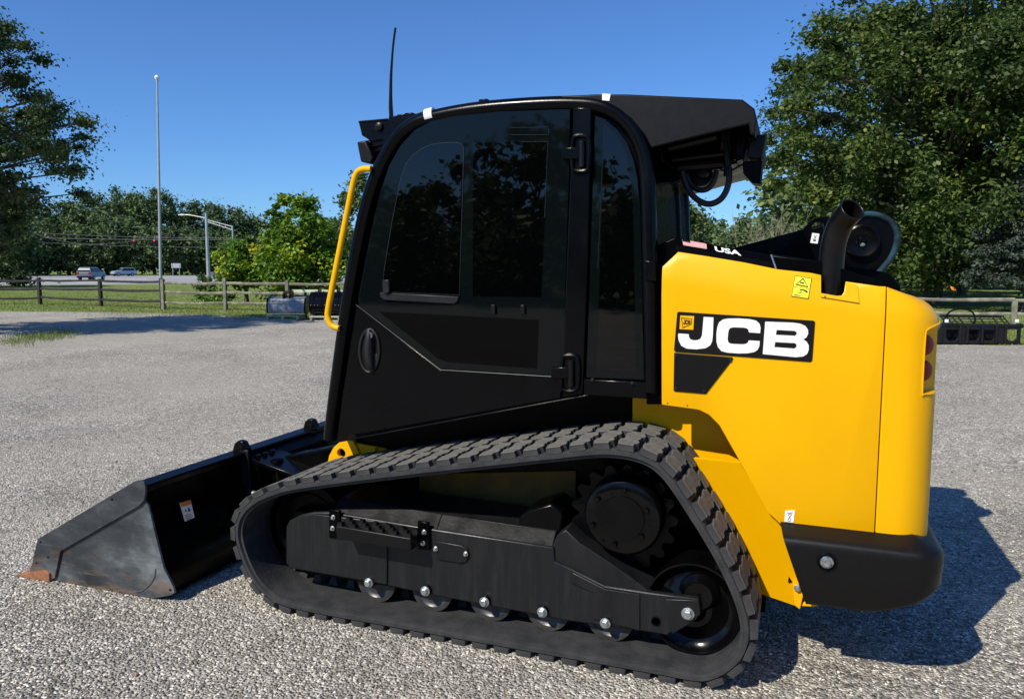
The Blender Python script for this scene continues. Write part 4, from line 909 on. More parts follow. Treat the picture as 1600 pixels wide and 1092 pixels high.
# sticker on the outer back face
xs_ = bt[0]+.002
def onx(px_, py_, x_):
    r = ray(px_, py_); t = (x_-CAMX)/r[0]; return Vector((x_, CAMY+r[1]*t, H+r[2]*t))
D = Decal(onx(290.5, 820.5, xs_), onx(305.5, 815, xs_), onx(297.5, 781, xs_), onx(281, 785.5, xs_)); D.base('safety_sticker', M['white'], bk, 'white and orange safety sticker on the bucket back')
D.shapes('sticker_band', [R4(0, .82, 1, 1)], M['orange'], bk); D.shapes('sticker_print', [R4(.12, .06+.07*k, .86-.1*(k % 3), .085+.07*k) for k in range(6)]+[[(.2, .58), (.34, .7), (.42, .56)], [(.5, .56), (.6, .76), (.78, .6), (.64, .52)]], M['grey_metal'], bk)
# yellow lug ahead of the cab
yl2 = .46
lgp = XZ([(512, 722), (514, 712), (521, 699), (530, 691), (546, 687.5), (552, 689), (562, 710), (572, 722)], yl2)
tl = part('tie_down_lug', holes_mesh([lgp, circ(*XZ([(533, 708)], yl2)[0], .023, 18)], yl2, yl2+.028, M['yellow'], 'tie_down_lug'), None, L, .003, label='yellow lug with round hole ahead of the cab')
part('lug_beam', MB().prism(XZ([(552, 691), (600, 700), (640, 715), (640, 745), (540, 745), (556, 712)], yl2+.015), yl2+.012, yl2+.035), M['yellow'], tl, .004)
part('lug_tab', MB().prism(XZ([(581, 702), (586, 700), (586, 714), (581, 714)], yl2-.01), yl2-.01, yl2+.05), M['yellow'], tl)
part('front_frame', MB().prism([(-1.62, .25), (-1.62, .45), (-1.5, .56), (-1.2, .7), (-1.2, .3)], .55, 1.35), M['satin'], L, .01)

# ================================================================== vegetation
def leaf_cloud(centers, radii, n, size, squash=.8, droop=0., tint_c=None, elong=1.6, shell=.55):
    k = len(centers); idx = rng.integers(0, k, n)
    d = rng.normal(0, 1, (n, 3)); d /= np.linalg.norm(d, axis=1)[:, None]
    r = np.minimum(np.abs(rng.normal(0, .62, n)), 1.75)
    pos = centers[idx]+d*(r*radii[idx])[:, None]*np.array([1, 1, squash])
    s = size*rng.uniform(.6, 1.35, n)
    nrm_ = rng.normal(0, 1, (n, 3)); nrm_[:, 2] = np.abs(nrm_[:, 2])+.35; nrm_ += d*.5; nrm_ /= np.linalg.norm(nrm_, axis=1)[:, None]
    a = rng.normal(0, 1, (n, 3)); a[:, 2] -= droop; a -= nrm_*(a*nrm_).sum(1)[:, None]; a /= np.linalg.norm(a, axis=1)[:, None]
    b = np.cross(nrm_, a)
    s1 = s[:, None]*.5*elong; s2 = s[:, None]*.5
    V = np.stack([pos-a*s1, pos+b*s2-a*s1*.1, pos+a*s1, pos-b*s2-a*s1*.1], 1).reshape(-1, 3)
    F = np.arange(4*n).reshape(n, 4)
    t = np.clip((tint_c[idx] if tint_c is not None else .5)+rng.normal(0, .17, n), 0, 1)
    return V, F, t
def tree(name, label, cat, loc, H_, R_, base, leafmat, n, leaf, clumps=90, trunk_r=.2, group=None, shape='round', clump_r=.16, droop=0., yellow=0., off=(0, 0), bark='bark', limbs=26, squash=.75, lean=None):
    root = thing(name, label, cat, loc, True, 0, group)
    cz_ = (H_+base)/2; hz = (H_-base)/2; cs = []
    while len(cs) < clumps:
        p = rng.uniform(-1, 1, 3)
        if shape == 'round':
            rr_ = np.linalg.norm(p)
            if rr_ > 1 or rr_ < .35: continue
            q_ = np.array([p[0]*R_, p[1]*R_, cz_+p[2]*hz])
        elif shape == 'cone':
            h_ = rng.random()**1.25; w = (1-h_)*.95+.05; a_ = rng.random()*6.283; rr_ = rng.uniform(.35, 1)*w
            q_ = np.array([math.cos(a_)*rr_*R_, math.sin(a_)*rr_*R_, base+h_*(H_-base)-rr_*.1*H_*.4])
        else:
            rr_ = np.linalg.norm(p)
            if rr_ > 1: continue
            q_ = np.array([p[0]*R_, p[1]*R_, base+(p[2]*.5+.5)*(H_-base)*(1-.45*(p[0]**2+p[1]**2))])
        q_ += rng.normal(0, .05, 3)*R_; q_[0] += off[0]; q_[1] += off[1]; cs.append(q_)
    cs = np.array(cs); rad = R_*clump_r*rng.uniform(.6, 1.5, clumps)
    tc = rng.normal(.42, .16, clumps)+yellow*(rng.random(clumps) < .12)
    V, F, t = leaf_cloud(cs, rad, n, leaf, squash, droop, tc)
    me = np_mesh('crown', V, F, leafmat, t); c = bpy.data.objects.new('crown', me); COL.objects.link(c); c.parent = root
    m = MB(); top = H_*.8
    tp_ = [Vector((math.sin(k*1.3)*.03*R_, math.cos(k*1.7)*.03*R_, top*k/6-.05)) for k in range(7)]
    m.tube(tp_, [trunk_r*(1.25 if k == 0 else 1-.13*k) for k in range(7)], 9)
    order = rng.permutation(clumps)[:limbs]
    for i in order:
        e_ = Vector(cs[i]); h0 = max(base*.5, min(e_.z*.72, top*.9)); s_ = tp_[0].lerp(tp_[-1], h0/top); s_.z = h0
        mid = s_.lerp(e_, .5)+Vector((0, 0, .06*(e_-s_).length)); m.tube([s_, mid, e_], [trunk_r*.34, trunk_r*.2, trunk_r*.06], 5)
    part('trunk', m, M[bark], root, smooth=60)
    return root
def sprout(root_name, label, cat, loc, H_, n, spread, mt, r=.02, group=None, twigs=5, base_w=.4):
    root = thing(root_name, label, cat, loc, True, 0, group); m = MB()
    for i in range(n):
        a_ = random.uniform(0, 6.28); b0 = Vector((random.uniform(-1, 1)*base_w, random.uniform(-1, 1)*base_w, 0)); h_ = H_*random.uniform(.55, 1)
        e_ = b0+Vector((math.cos(a_)*spread*random.random(), math.sin(a_)*spread*random.random(), h_)); md = b0.lerp(e_, .5)+Vector((random.uniform(-.1, .1), random.uniform(-.1, .1), .1))
        m.tube([b0, md, e_], [r, r*.7, r*.25], 4)
        for k in range(twigs):
            s_ = md.lerp(e_, random.uniform(-.4, .9)); d_ = Vector((random.uniform(-1, 1), random.uniform(-1, 1), random.uniform(.6, 1.6)))*H_*.12; m.tube([s_, s_+d_*.6, s_+d_*1.1+Vector((0, 0, .05))], [r*.45, r*.3, r*.12], 3)
    part('stems', m, mt, root, smooth=0); return root
# near left locust, its trunk just outside the frame
tree('locust_tree', 'tall feathery dark green tree at the left edge, its branches reaching into the sky', 'tree', atD(-112, 17.8), 8.0, 3.35, 1.5, M['leaf_locust'], 110000, .058, 320, .16, clump_r=.135, droop=1.0, yellow=.3, squash=.5, limbs=260)
tree('background_tree', 'dark tree low at the left edge behind the feathery locust', 'tree', atD(-40, 62), 7.2, 5.6, .1, M['leaf_locust'], 22000, .2, 70, .2, clump_r=.22, limbs=10)
# big maple at the right with companions
tree('maple_tree', 'huge broad leafy tree filling the right side behind the loader tail', 'tree', atD(1455, 31), 13.0, 6.5, .9, M['leaf_maple'], 240000, .11, 560, .32, clump_r=.11, yellow=.3, limbs=160)
tree('maple_tree', 'leafy tree at the far right edge, its crown cut by the frame', 'tree', atD(1660, 29), 12.0, 4.6, 3.2, M['leaf_maple'], 60000, .125, 170, .28, clump_r=.13, yellow=.35, limbs=50)
tree('spruce_tree', 'blue grey spruce with drooping boughs and bare trunk at the right edge', 'tree', atD(1600, 25.5), 4.9, 2.2, 1.2, M['leaf_spruce'], 36000, .075, 130, .15, shape='cone', clump_r=.17, droop=1.5, squash=.35, limbs=50)
# dim trees behind the maple
gb = 'dark trees filling the gap behind the big right tree'
for i, (px_, D_, h_, r_0) in enumerate(((1350, 41, 7.5, 4.5), (1500, 44, 7.5, 4.8), (1290, 52, 9.5, 5.5), (1400, 60, 11, 6), (1500, 58, 10, 6), (1600, 55, 10, 6), (1710, 50, 10, 6))):
    tree('background_tree', 'dark green tree behind the big right tree, number unseen from its neighbours', 'tree', atD(px_, D_), h_, r_0, .6 if i != 1 else 2.2, M['leaf_far'], 8000, .34, 50, .25, gb, clump_r=.24, limbs=10)['label'] = 'dark green background tree glimpsed low behind the big right tree'
tree('shrub', 'low rounded green bush behind the bare stems above the hood', 'shrub', atD(1180, 42), 4.6, 2.6, .2, M['leaf_far'], 14000, .14, 60, .1, shape='dome', clump_r=.22, limbs=14)
tree('shrub', 'small airy grey green tree in the gap right of the cab post', 'shrub', atD(1090, 60), 5.6, 2.0, 1.0, M['leaf_far'], 5000, .15, 40, .1, clump_r=.2, limbs=20, bark='bark_pale')
tree('background_tree', 'pale green tree showing between the cab post and the rear hoses', 'tree', atD(1010, 48), 7, 3.4, .5, M['leaf_far'], 9000, .2, 50, .15, clump_r=.25, limbs=10)
sprout('bare_shrub', 'bare twiggy shrub with pale stems beside the big right tree', 'shrub', atD(1205, 32), 4.2, 34, 1.3, M['bark_pale'], .016, twigs=9, base_w=1.1)
# vine covered thicket
tree('vine_thicket', 'bright green vine covered thicket behind the rail fence, beside the yellow grab rail', 'bush', atD(478, 31), 4.25, 1.75, .1, M['leaf_vine'], 48000, .10, 150, .12, shape='dome', clump_r=.20, yellow=.4, limbs=16)
tree('vine_thicket', 'lower left lobe of bright green vines with dark hollow beneath, left of the main thicket', 'bush', atD(385, 32.5), 2.9, 1.15, .75, M['leaf_vine'], 16000, .10, 60, .1, shape='dome', clump_r=.28, yellow=.5, limbs=12)
tree('vine_thicket', 'small tuft of dark vines rising above the middle of the thicket', 'bush', atD(447, 32), 4.75, .55, 2.9, M['leaf_vine'], 2500, .11, 14, .05, clump_r=.4, limbs=8)
tree('background_tree', 'grey green tree rising just behind the top of the yellow grab rail', 'tree', atD(575, 62), 9.0, 2.9, 1, M['leaf_far'], 14000, .2, 60, .2, clump_r=.2, limbs=14)
tree('roadside_shrub', 'small dark shrub at the foot of the tall street lamp', 'shrub', atD(322, 46), 1.25, .6, .05, M['leaf_far'], 1800, .1, 18, .05, shape='dome', clump_r=.35, limbs=6)
tree('roadside_shrub', 'low ragged shrub growing through the rail fence', 'shrub', atD(338, 33), .75, .9, .05, M['leaf_vine'], 1600, .08, 18, .03, shape='dome', clump_r=.3, limbs=5)
# woodland across the road: each tree its own
gw = 'trees of the woodland across the road'
ws_ = [(-120, 150, 22, 11), (-60, 175, 22, 11), (10, 185, 20, 11), (75, 190, 17.5, 10), (135, 196, 18.5, 9), (168, 200, 21.5, 9.5), (205, 205, 22.5, 9.5), (243, 202, 22.0, 9), (285, 206, 20.5, 9.5), (325, 210, 19.5, 9), (362, 214, 18, 9.5), (400, 220, 17, 10), (450, 226, 15, 10), (500, 230, 14, 10), (110, 172, 12, 7.5), (180, 176, 13.5, 7.5), (255, 178, 11.5, 7.5), (310, 182, 11, 7), (355, 186, 9.5, 7), (40, 168, 12, 8), (-30, 160, 12, 8)]
wn = ['woodland tree far out beyond the left frame edge', 'woodland tree just outside the left frame edge', 'woodland tree behind the two utility poles', 'dark woodland tree between the utility poles and the silver suv', 'tall woodland tree rising behind the silver suv', 'rounded woodland tree top above the gap between the two cars', 'highest woodland crown left of the flagpole', 'high woodland crown directly behind the flagpole', 'woodland tree midway between the flagpole and the tall street lamp', 'woodland tree rising behind the tall street lamp', 'woodland tree behind the truss arm of the thinner lamp pole', 'woodland tree whose top shows just left of the vine thicket', 'woodland tree hidden behind the left of the vine thicket', 'woodland tree hidden behind the right of the vine thicket', 'lower front woodland tree left of the silver suv', 'bright lower woodland tree behind the blue grey car', 'lower woodland tree behind the right traffic signal', 'low woodland tree just left of the tall street lamp foot', 'low woodland tree right of the tall street lamp foot', 'low woodland tree at the edge of the verge by the taller utility pole', 'low woodland tree behind the short brown utility pole']
for (px_, D_, h_, r_0), lb_ in zip(ws_, wn):
    tree('woodland_tree', lb_, 'tree', atD(px_, D_), h_, r_0, .3, M['leaf_far'], 11500, .46, 110, .35, gw, clump_r=.24, limbs=8)
for px_ in range(560, 1300, 75):
    tree('woodland_tree', 'woodland tree across the road, hidden behind the loader', 'tree', atD(px_, 190+15*math.sin(px_)), 13, 10, .3, M['leaf_far'], 2600, .9, 40, .35, gw, clump_r=.26, limbs=4)
for px_ in range(1330, 1900, 80):
    tree('woodland_tree', 'woodland tree hidden far behind the big right tree', 'tree', atD(px_, 110), 13, 7, .3, M['leaf_far'], 3000, .7, 40, .35, gw, clump_r=.26, limbs=4)
for px_ in list(range(-800, -170, 105))+list(range(1980, 3000, 150)):
    tree('woodland_tree', 'woodland tree beyond the side of the frame', 'tree', atD(px_, 130), 12+2*math.sin(px_), 8, .3, M['leaf_far'], 2200, .8, 40, .35, gw, clump_r=.26, limbs=4)
# trees behind the viewpoint, mirrored in the cab glass
for i, lat in enumerate((-44, -37, -31, -25, -19, -13, -7, -1, 6, 13)):
    tree('rear_shrub', 'dense tall shrub of the hedge behind the viewpoint, seen only as a dark reflection', 'shrub', LD(lat, -21-(i % 3)), 4.6+.5*(i % 2), 3.9, 0, M['leaf_far'], 4200, .34, 40, .15, 'hedge behind the viewpoint', shape='dome', clump_r=.3, limbs=5)
for i, (lat, D_, h_, r_0) in enumerate(((-26, -30, 9.5, 5.2), (-35, -33, 8, 5), (-13, -34, 5.0, 4.5), (-46, -30, 9, 6), (-3, -38, 5.5, 5), (6, -34, 9.5, 4.6), (16, -38, 8, 5))):
    tree('rear_tree', 'broad tree standing behind the viewpoint, seen only as a reflection in the cab glass', 'tree', LD(lat, D_), h_, r_0, .8, M['leaf_far'], 6000, .34, 50, .25, 'trees behind the viewpoint', clump_r=.22, limbs=10)

def blades(name, label, pts, h0, h1, cat, w=.012):
    n = len(pts); h_ = rng.uniform(h0, h1, n); a = rng.random(n)*6.283; d = np.stack([np.cos(a), np.sin(a), np.zeros(n)], -1)
    le = rng.normal(0, .3, (n, 2))*h_[:, None]
    V = np.stack([pts-d*w, pts+d*w, pts+np.stack([le[:, 0], le[:, 1], h_], -1)], 1).reshape(-1, 3)
    o = bpy.data.objects.new(name, np_mesh(name, V, np.arange(3*n).reshape(n, 3), M['grass_blade'], rng.beta(2, 2.4, n))); COL.objects.link(o); o['kind'] = 'stuff'; o['label'] = label; o['category'] = cat
pts = []
while len(pts) < 60000:
    px_ = random.uniform(-60, 545) if random.random() < .8 else random.uniform(1380, 1660)
    eb = np.interp(px_, [e_[0] for e_ in edge], [e_[1] for e_ in edge]); py_ = eb-random.random()**.8*(eb-(447 if px_ < 600 else 472))-.3
    g = G(px_, py_); pts.append((g.x, g.y, 0))
blades('lawn_grass', 'mown green grass between the lot and the road', np.array(pts), .015, .05, 'grass', .016)
pts = []
for cx_, cy_, rx_, n_ in ((60, 528, 55, 700), (95, 522, 40, 400), (25, 535, 40, 300), (250, 492, 160, 700), (380, 497, 50, 300)):
    for _ in range(n_):
        g = G(cx_+random.gauss(0, rx_*.4), cy_+random.gauss(0, 3.2)); pts.append((g.x, g.y, 0))
blades('weeds', 'sparse dry weeds growing in the gravel at the left', np.array(pts), .03, .13, 'weeds', .006)

# ================================================================== fences
def fence(label, posts, rails, mt_rail, mt_post, D_of, ph=1.12, zs=(.30, .66, 1.0)):
    f0 = posts[0]; root = thing('rail_fence', label, 'fence', f0)
    for p in posts:
        m = MB(); r = .065; h_ = ph*random.uniform(.97, 1.06); m.hexa([(p.x-r, p.y-r, -.05), (p.x+r, p.y-r, -.05), (p.x+r, p.y+r, -.05), (p.x-r, p.y+r, -.05), (p.x-r+.01, p.y-r, h_), (p.x+r, p.y-r+.01, h_+.02), (p.x+r-.01, p.y+r, h_), (p.x-r, p.y+r-.01, h_-.02)])
        part('post', m, mt_post, root, .008, 1)
    for a, b in zip(posts[:-1], posts[1:]):
        for z in rails:
            z0, z1 = z+random.uniform(-.03, .03), z+random.uniform(-.03, .03); n = 6; pth_ = [a.lerp(b, k/n)+Vector((0, 0, z0+(z1-z0)*k/n-.025*math.sin(math.pi*k/n)+random.uniform(-.008, .008))) for k in range(n+1)]
            part('rail', MB().tube(pth_, [random.uniform(.045, .062) for _ in range(n+1)], 6, sc=(.6, 1)), mt_rail, root, smooth=0)
    return root
lp_posts = [G(-340, 474), G(-130, 475), G(-30, 475.5), G(63, 475.5), G(158, 478.5), G(254, 482.5)]
fence('dark weathered split rail fence left of the flagpole', lp_posts, (.28, .66, 1.02), M['wood_dark'], M['wood_dark'], None)
rp = [G(256, 483.5), G(353, 484.5), G(450, 486), G(545, 487), G(640, 489), G(740, 491), G(850, 492.5), G(960, 494), G(1068, 495.5)]
fence('pale sunlit split rail fence between the flagpole and the loader', rp, (.28, .64, .98), M['wood_old'], M['post'], None)
r3 = [G(1170, 497), G(1290, 500), G(1400, 504), G(1583, 508), G(1770, 513), G(1980, 518)]
fence('mossy split rail fence at the right behind the skeleton attachment', r3, (.30, .66), M['wood_old'], M['post'], None, ph=.62*1.05)
pb_ = G(457, 494); q1, q2 = P(457, 455, G(457, 490).y), P(545, 455.5, G(457, 490).y)
D_ = 23.5; a_, b_ = atD(457, D_, zat(455, D_)), atD(548, D_, zat(455.5, D_))
plank = MB().quadslab([a_+Vector((0, 0, -.04)), b_+Vector((0, 0, -.04)), b_+Vector((0, 0, .045)), a_+Vector((0, 0, .045))], (.0, .05, 0))
m = thing('barrier_bar', 'long pale green bar lying level above the parked attachments behind the grab rail', 'bar', atD(500, D_)); part('bar', plank, mat('pale_green_paint', (.62, .68, .46), .5, var=.06), m, .006)
for k in (.2, .55, .9):
    p = a_.lerp(b_, k); part('support_leg', MB().box(p.x-.03, p.x+.03, p.y+.06, p.y+.12, 0, p.z), M['chassis'], m)

# flagpole
fp = G(252, 481.5); root = thing('flagpole', 'tall thin silver flagpole with ball top behind the fence', 'flagpole', fp)
Dp = 29.3; topz = zat(127, Dp); tx = RD(245.5, 127, 29.3); topz = tx.z; tx.z = 0
part('pole', MB().tube([fp+Vector((0, 0, -.05)), fp.lerp(tx, .5)+Vector((0, 0, topz*.5)), tx+Vector((0, 0, topz))], [.062, .052, .032], 12), M['galv'], root)
part('finial_ball', MB().lathe(tx+Vector((0, 0, topz+.12)), [(-.09, .012), (-.07, .06), (0, .095), (.07, .06), (.09, .01)], 14, 'Z'), M['white'], root)
part('truck_arm', MB().tube([tx+Vector((-.08, 0, topz)), tx+Vector((.08, 0, topz+.02)), tx+Vector((0, 0, topz+.06))], .018, 6), M['galv'], root)
# street lamps, poles, wires, signals
DL = 72; g = atD(328, DL); root = thing('street_lamp', 'tall pale steel pole with cobra head lamp arm pointing left', 'street lamp', g)
zt = zat(333, DL); part('pole', MB().tube([g, g+Vector((0, 0, zt))], [.19, .11], 12), M['galv'], root)
am = [atD(328, DL, zat(341, DL)), atD(312, DL, zat(338, DL)), atD(300, DL, zat(336, DL)), atD(294, DL, zat(336, DL))]
part('lamp_arm', MB().tube(smooth_path(am, 3), .05, 6), M['galv'], root); c = atD(290.5, DL, zat(336, DL)); rt3 = Vector((RT[0], RT[1], 0))
part('lamp_head', MB().tube([c-rt3*.32, c, c+rt3*.35], [.06, .15, .08], 8, sc=(1, .6)), M['white'], root)
D2_ = 84; g = atD(368, D2_); root = thing('street_lamp', 'thinner grey pole with a truss arm pointing left, behind the vines', 'street lamp', g)
zt = zat(353, D2_); part('pole', MB().tube([g, g+Vector((0, 0, zt))], [.12, .08], 10), M['galv'], root)
m = MB(); a1, a2 = atD(367, D2_, zat(354, D2_)), atD(330, D2_, zat(344, D2_)); b1, b2 = atD(367, D2_, zat(359, D2_)), atD(330, D2_, zat(347, D2_)); m.tube([a1, a2], .05, 6); m.tube([b1, b2], .05, 6)
for k in (0, .25, .5, .75, 1): m.tube([a1.lerp(a2, k), b1.lerp(b2, k)], .04, 5)
part('truss_arm', m, M['galv'], root)
def upole(label, px_, D_, ytop, arm=True):
    g = atD(px_, D_); r = thing('utility_pole', label, 'utility pole', g); z = zat(ytop, D_)
    part('pole', MB().tube([g, g+Vector((0, 0, z))], [.16, .11], 10), M['post'], r)
    if arm: part('crossarm', MB().tube([g+Vector((0, 0, z-.5))-rt3*.9, g+Vector((0, 0, z-.5))+rt3*.9], .06, 6), M['post'], r)
    return g, z
upole('pale utility pole at the left, the taller of two', 31, 128, 348, False); upole('short brown utility pole left of the taller pale one', 14, 135, 372, False)
def wire(label, p0, p1, sag, r=.035):
    a, b = Vector(p0), Vector(p1); pth_ = [a.lerp(b, k/14)-Vector((0, 0, sag*4*(k/14)*(1-k/14))) for k in range(15)]
    return tag(part('overhead_wire', MB().tube(pth_, r, 5), M['dullwire']), label, 'wire')
wire('upper overhead wire crossing the road before the woodland', atD(-60, 128, zat(352, 128)), atD(368, 84, zat(372, 84)), .55, .03)
wire('middle overhead wire carrying the traffic signals', atD(-60, 128, zat(366, 128)), atD(420, 84, zat(374, 84)), .35, .041)
wire('lower thin overhead wire below the signals', atD(31, 128, zat(376, 128)), atD(400, 84, zat(387, 84)), .3, .025)
wire('thin wire running from the lamp arm down to the left', atD(30, 120, zat(350, 120)), atD(328, 72, zat(345, 72)), 2.6, .022)
for px_, nb in ((215.5, 'left traffic signal with a red light hanging from the wire'), (247, 'right traffic signal with a red light beside the flagpole')):
    c = atD(px_, 100, zat(380, 100)); r = thing('traffic_signal', nb, 'traffic signal', c)
    part('housing', MB().box(c.x-.16, c.x+.16, c.y-.1, c.y+.1, c.z-.5, c.z+.5), M['decal_black'], r, .03)
    for k, mm_ in enumerate(('redlamp', 'off', 'off')):
        if mm_ == 'redlamp':
            rm = bpy.data.materials.get('lit_red') or mat('lit_red', (.7, .02, .03), .3); bb = rm.node_tree.nodes['Principled BSDF']; bb.inputs['Emission Color'].default_value = (1, .03, .05, 1); bb.inputs['Emission Strength'].default_value = .7
        else: rm = M['decal_black']
        part('lens', MB().lathe((c.x, c.y-.1, c.z+.32-k*.32), [(0, .12), (-.03, .11), (-.05, .05)], 12), rm, r)
    part('hanger', MB().tube([c+Vector((0, 0, .5)), c+Vector((0, 0, .95))], .03, 5), M['galv'], r)
g = atD(278, 150); r = thing('road_sign', 'small blank backed sign on two legs at the far side of the road', 'road sign', g)
u = rt3; a = g+Vector((0, 0, zat(419.5, 150)+.1)); zt = zat(411.5, 150)
part('sign_board', MB().quadslab([a-u*.9, a+u*.9, a+u*.9+Vector((0, 0, zt-a.z)), a-u*.9+Vector((0, 0, zt-a.z))], (0, .05, 0)), M['galv'], r)
for s_ in (-.65, .65): part('leg', MB().tube([g+u*s_, g+u*s_+Vector((0, 0, zt))], .06, 5), M['galv'], r)

# ================================================================== cars
def car(name, label, loc, yaw, col, suv=True, Lc=4.6):
    root = thing(name, label, 'car', loc, True, yaw); pm = mat('car_paint', col, .3, metal=.3, coat=.5); w = .9; hh = 1.72 if suv else 1.45
    if suv: prof = [(-2.3, .42), (-2.32, .8), (-2.25, 1.05), (-1.95, 1.62), (-1.7, 1.72), (.35, 1.70), (1.0, 1.15), (2.0, 1.02), (2.25, .85), (2.3, .45)]; gh = [(-1.95, 1.12), (-1.72, 1.58), (.3, 1.58), (.85, 1.12)]
    else: prof = [(-2.3, .4), (-2.32, .75), (-2.2, .98), (-1.6, 1.02), (-.95, 1.42), (.25, 1.44), (1.05, 1.0), (2.05, .88), (2.28, .7), (2.3, .4)]; gh = [(-1.42, 1.0), (-.9, 1.34), (.2, 1.36), (.85, 1.0)]
    def sec(pf): return [(a*Lc/4.6, b) for a, b in pf]
    pf = sec(prof); n = len(pf); vs = []
    for yy, sc in ((-w, 0), (-w*.93, 1), (w*.93, 1), (w, 0)): pass
    m = MB(); lo = lambda z: w if z < 1.08 else w-(z-1.08)*.42
    vs = [(x, -lo(z), z) for x, z in pf]+[(x, lo(z), z) for x, z in pf]
    m.add(vs, [tuple(range(n)), tuple(range(2*n-1, n-1, -1))]+[(i, i+n, (i+1) % n+n, (i+1) % n) for i in range(n)]); body = part('body', m, pm, root, .05, 2, smooth=30)
    gg = sec(gh)
    for s_ in (-1, 1): m = MB(); m.add([(x, s_*(lo(z)+.012), z) for x, z in gg], [tuple(range(len(gg)))]); part('side_window', m, M['carglass'], root)
    rw = [(pf[2][0]+.0, .98), (pf[3][0], 1.55)] if suv else [(pf[3][0]+.08, 1.06), (pf[4][0]-.04, 1.38)]
    def cross(p, q, nm, ins=.1, mt_=None, o=-.02):
        d = Vector((q[0]-p[0], 0, q[1]-p[1])).normalized(); nn = Vector((d.z, 0, -d.x))*(-1 if o < 0 else 1)*.02
        m = MB(); a_ = Vector((p[0], 0, p[1]))+nn; b_ = Vector((q[0], 0, q[1]))+nn; m.add([a_+Vector((0, -w+ins, 0)), a_+Vector((0, w-ins, 0)), b_+Vector((0, w-ins-.16, 0)), b_+Vector((0, -w+ins+.16, 0))], [(0, 1, 2, 3)]); part(nm, m, mt_ or M['carglass'], root)
    if suv: cross((pf[2][0]+.02, 1.1), (pf[3][0]+.04, 1.58), 'rear_window'); cross((pf[6][0]-.02, 1.19), (pf[5][0]+.06, 1.62), 'windscreen', o=.02)
    else: cross((pf[3][0]+.06, 1.06), (pf[4][0]-.05, 1.37), 'rear_window'); cross((pf[6][0]-.04, 1.04), (pf[5][0]+.06, 1.38), 'windscreen', o=.02)
    for s_ in (-1, 1):
        part('tail_lamp', MB().box(pf[1][0]-.015, pf[1][0]+.1, s_*.72-.14, s_*.72+.14, .82, 1.04), M['redlens'], root)
        part('headlamp', MB().box(pf[-2][0]-.12, pf[-2][0]+.03, s_*.68-.16, s_*.68+.16, .66, .8), M['clear'], root)
        for x in (-1.42, 1.42):
            wh = part('wheel', MB().lathe((x*Lc/4.6, s_*.82-.1, .34), [(0, .2), (0, .34), (.2, .34), (.2, .2)], 20), M['tyre'], root); part('rim', MB().lathe((x*Lc/4.6, s_*.93, .34), [(-.01, .2), (.01, .2)], 12), M['galv'], wh)
    part('bumper', MB().box(pf[0][0]-.05, pf[0][0]+.15, -.85, .85, .38, .6), M['plastic'], root, .03)
    return root
cdir = YAW+math.pi  # facing left of the picture
car('parked_car', 'silver suv seen from behind driving along the road, nearer of two', atD(146, 100), YAW+math.radians(96), (.13, .14, .14))
car('passing_car', 'pale blue grey car farther along the road, right of the silver suv', atD(196, 158), YAW+math.radians(-128), (.42, .48, .55), True)
car('passing_car', 'dark car half hidden behind the vines left of the thicket', atD(356, 120), YAW+math.radians(0), (.12, .12, .13), False)
car('parked_car', 'silver car parked beyond the right fence near the brown building', atD(1504, 62), YAW+math.radians(60), (.55, .56, .57), False)
car('parked_car', 'pale blue vehicle farther right behind the spruce', atD(1530, 70), YAW+math.radians(80), (.3, .42, .55), False)
# far building
g = atD(1440, 75); r = thing('brown_building', 'low dark brown building behind the trees at the right', 'building', g, True, YAW)
part('wall', MB().box(-5, 5, 0, 6, 0, 2.6), mat('brown_siding', (.06, .035, .025), .8, var=.2, vscale=4), r)
part('roof', MB().prism([(-5.5, 2.5), (5.5, 2.5), (4.5, 4), (-4.5, 4)], -.5, 6.5), mat('brown_shingle', (.07, .06, .055), .9, var=.2, vscale=6), r)
for x in (-3, -.5, 2): part('window', MB().box(x, x+1.1, -.03, .02, 1.0, 2.1), M['carglass'], r)
g = atD(1485.5, 55); r = thing('traffic_cone', 'orange cone beside the driveway near the silver car', 'cone', g, True)
part('cone', MB().lathe((0, 0, 0), [(.03, .17), (.6, .03)], 14, 'Z'), M['orange'], r); part('base', MB().box(-.25, .25, -.25, .25, 0, .03), M['orange'], r)
g = atD(1467, 50); r = thing('mailbox_post', 'dark post standing by the driveway left of the cone', 'post', g, True); part('post', MB().box(-.06, .06, -.06, .06, 0, 1.0), M['wood_dark'], r); part('box', MB().box(-.14, .14, -.3, .3, .85, 1.1), M['satin'], r, .04)

# ================================================================== attachments parked by the fence
def local_thing(name, label, cat, loc, rz): return thing(name, label, cat, loc, True, rz)
g = G(447, 501); dr = local_thing('roller_drum', 'dull grey cylindrical drum attachment lying on a pallet, left of the glossy one', 'drum attachment', atD(452, 22.8, .20), YAW)
s_ = 22.8/1200
prof = [(-.29, .0), (-.30, .22), (-.22, .42), (.05, .48), (.28, .44), (.33, .3), (.33, .14), (.24, .02), (.0, -.02)]
def yz_prism(prof, x0, x1):
    n = len(prof); m = MB(); return m.add([(x0, a, b) for a, b in prof]+[(x1, a, b) for a, b in prof], [tuple(range(n)), tuple(range(2*n-1, n-1, -1))]+[(i, i+n, (i+1) % n+n, (i+1) % n) for i in range(n)])
part('drum', yz_prism(prof, -.55, .52), mat('grey_drum_paint', (.20, .22, .235), .32, metal=.3, var=.2, vscale=5), dr, .012)
part('end_plate', yz_prism([(a*1.03, b*1.03) for a, b in prof], .52, .56), M['satin'], dr, .006); part('end_plate', yz_prism([(a*1.03, b*1.03) for a, b in prof], -.59, -.55), M['satin'], dr, .006)
part('edge_strip', MB().box(-.55, .52, -.302, -.29, .30, .318), mat('pale_scuffed_edge', (.5, .42, .33), .6), dr)
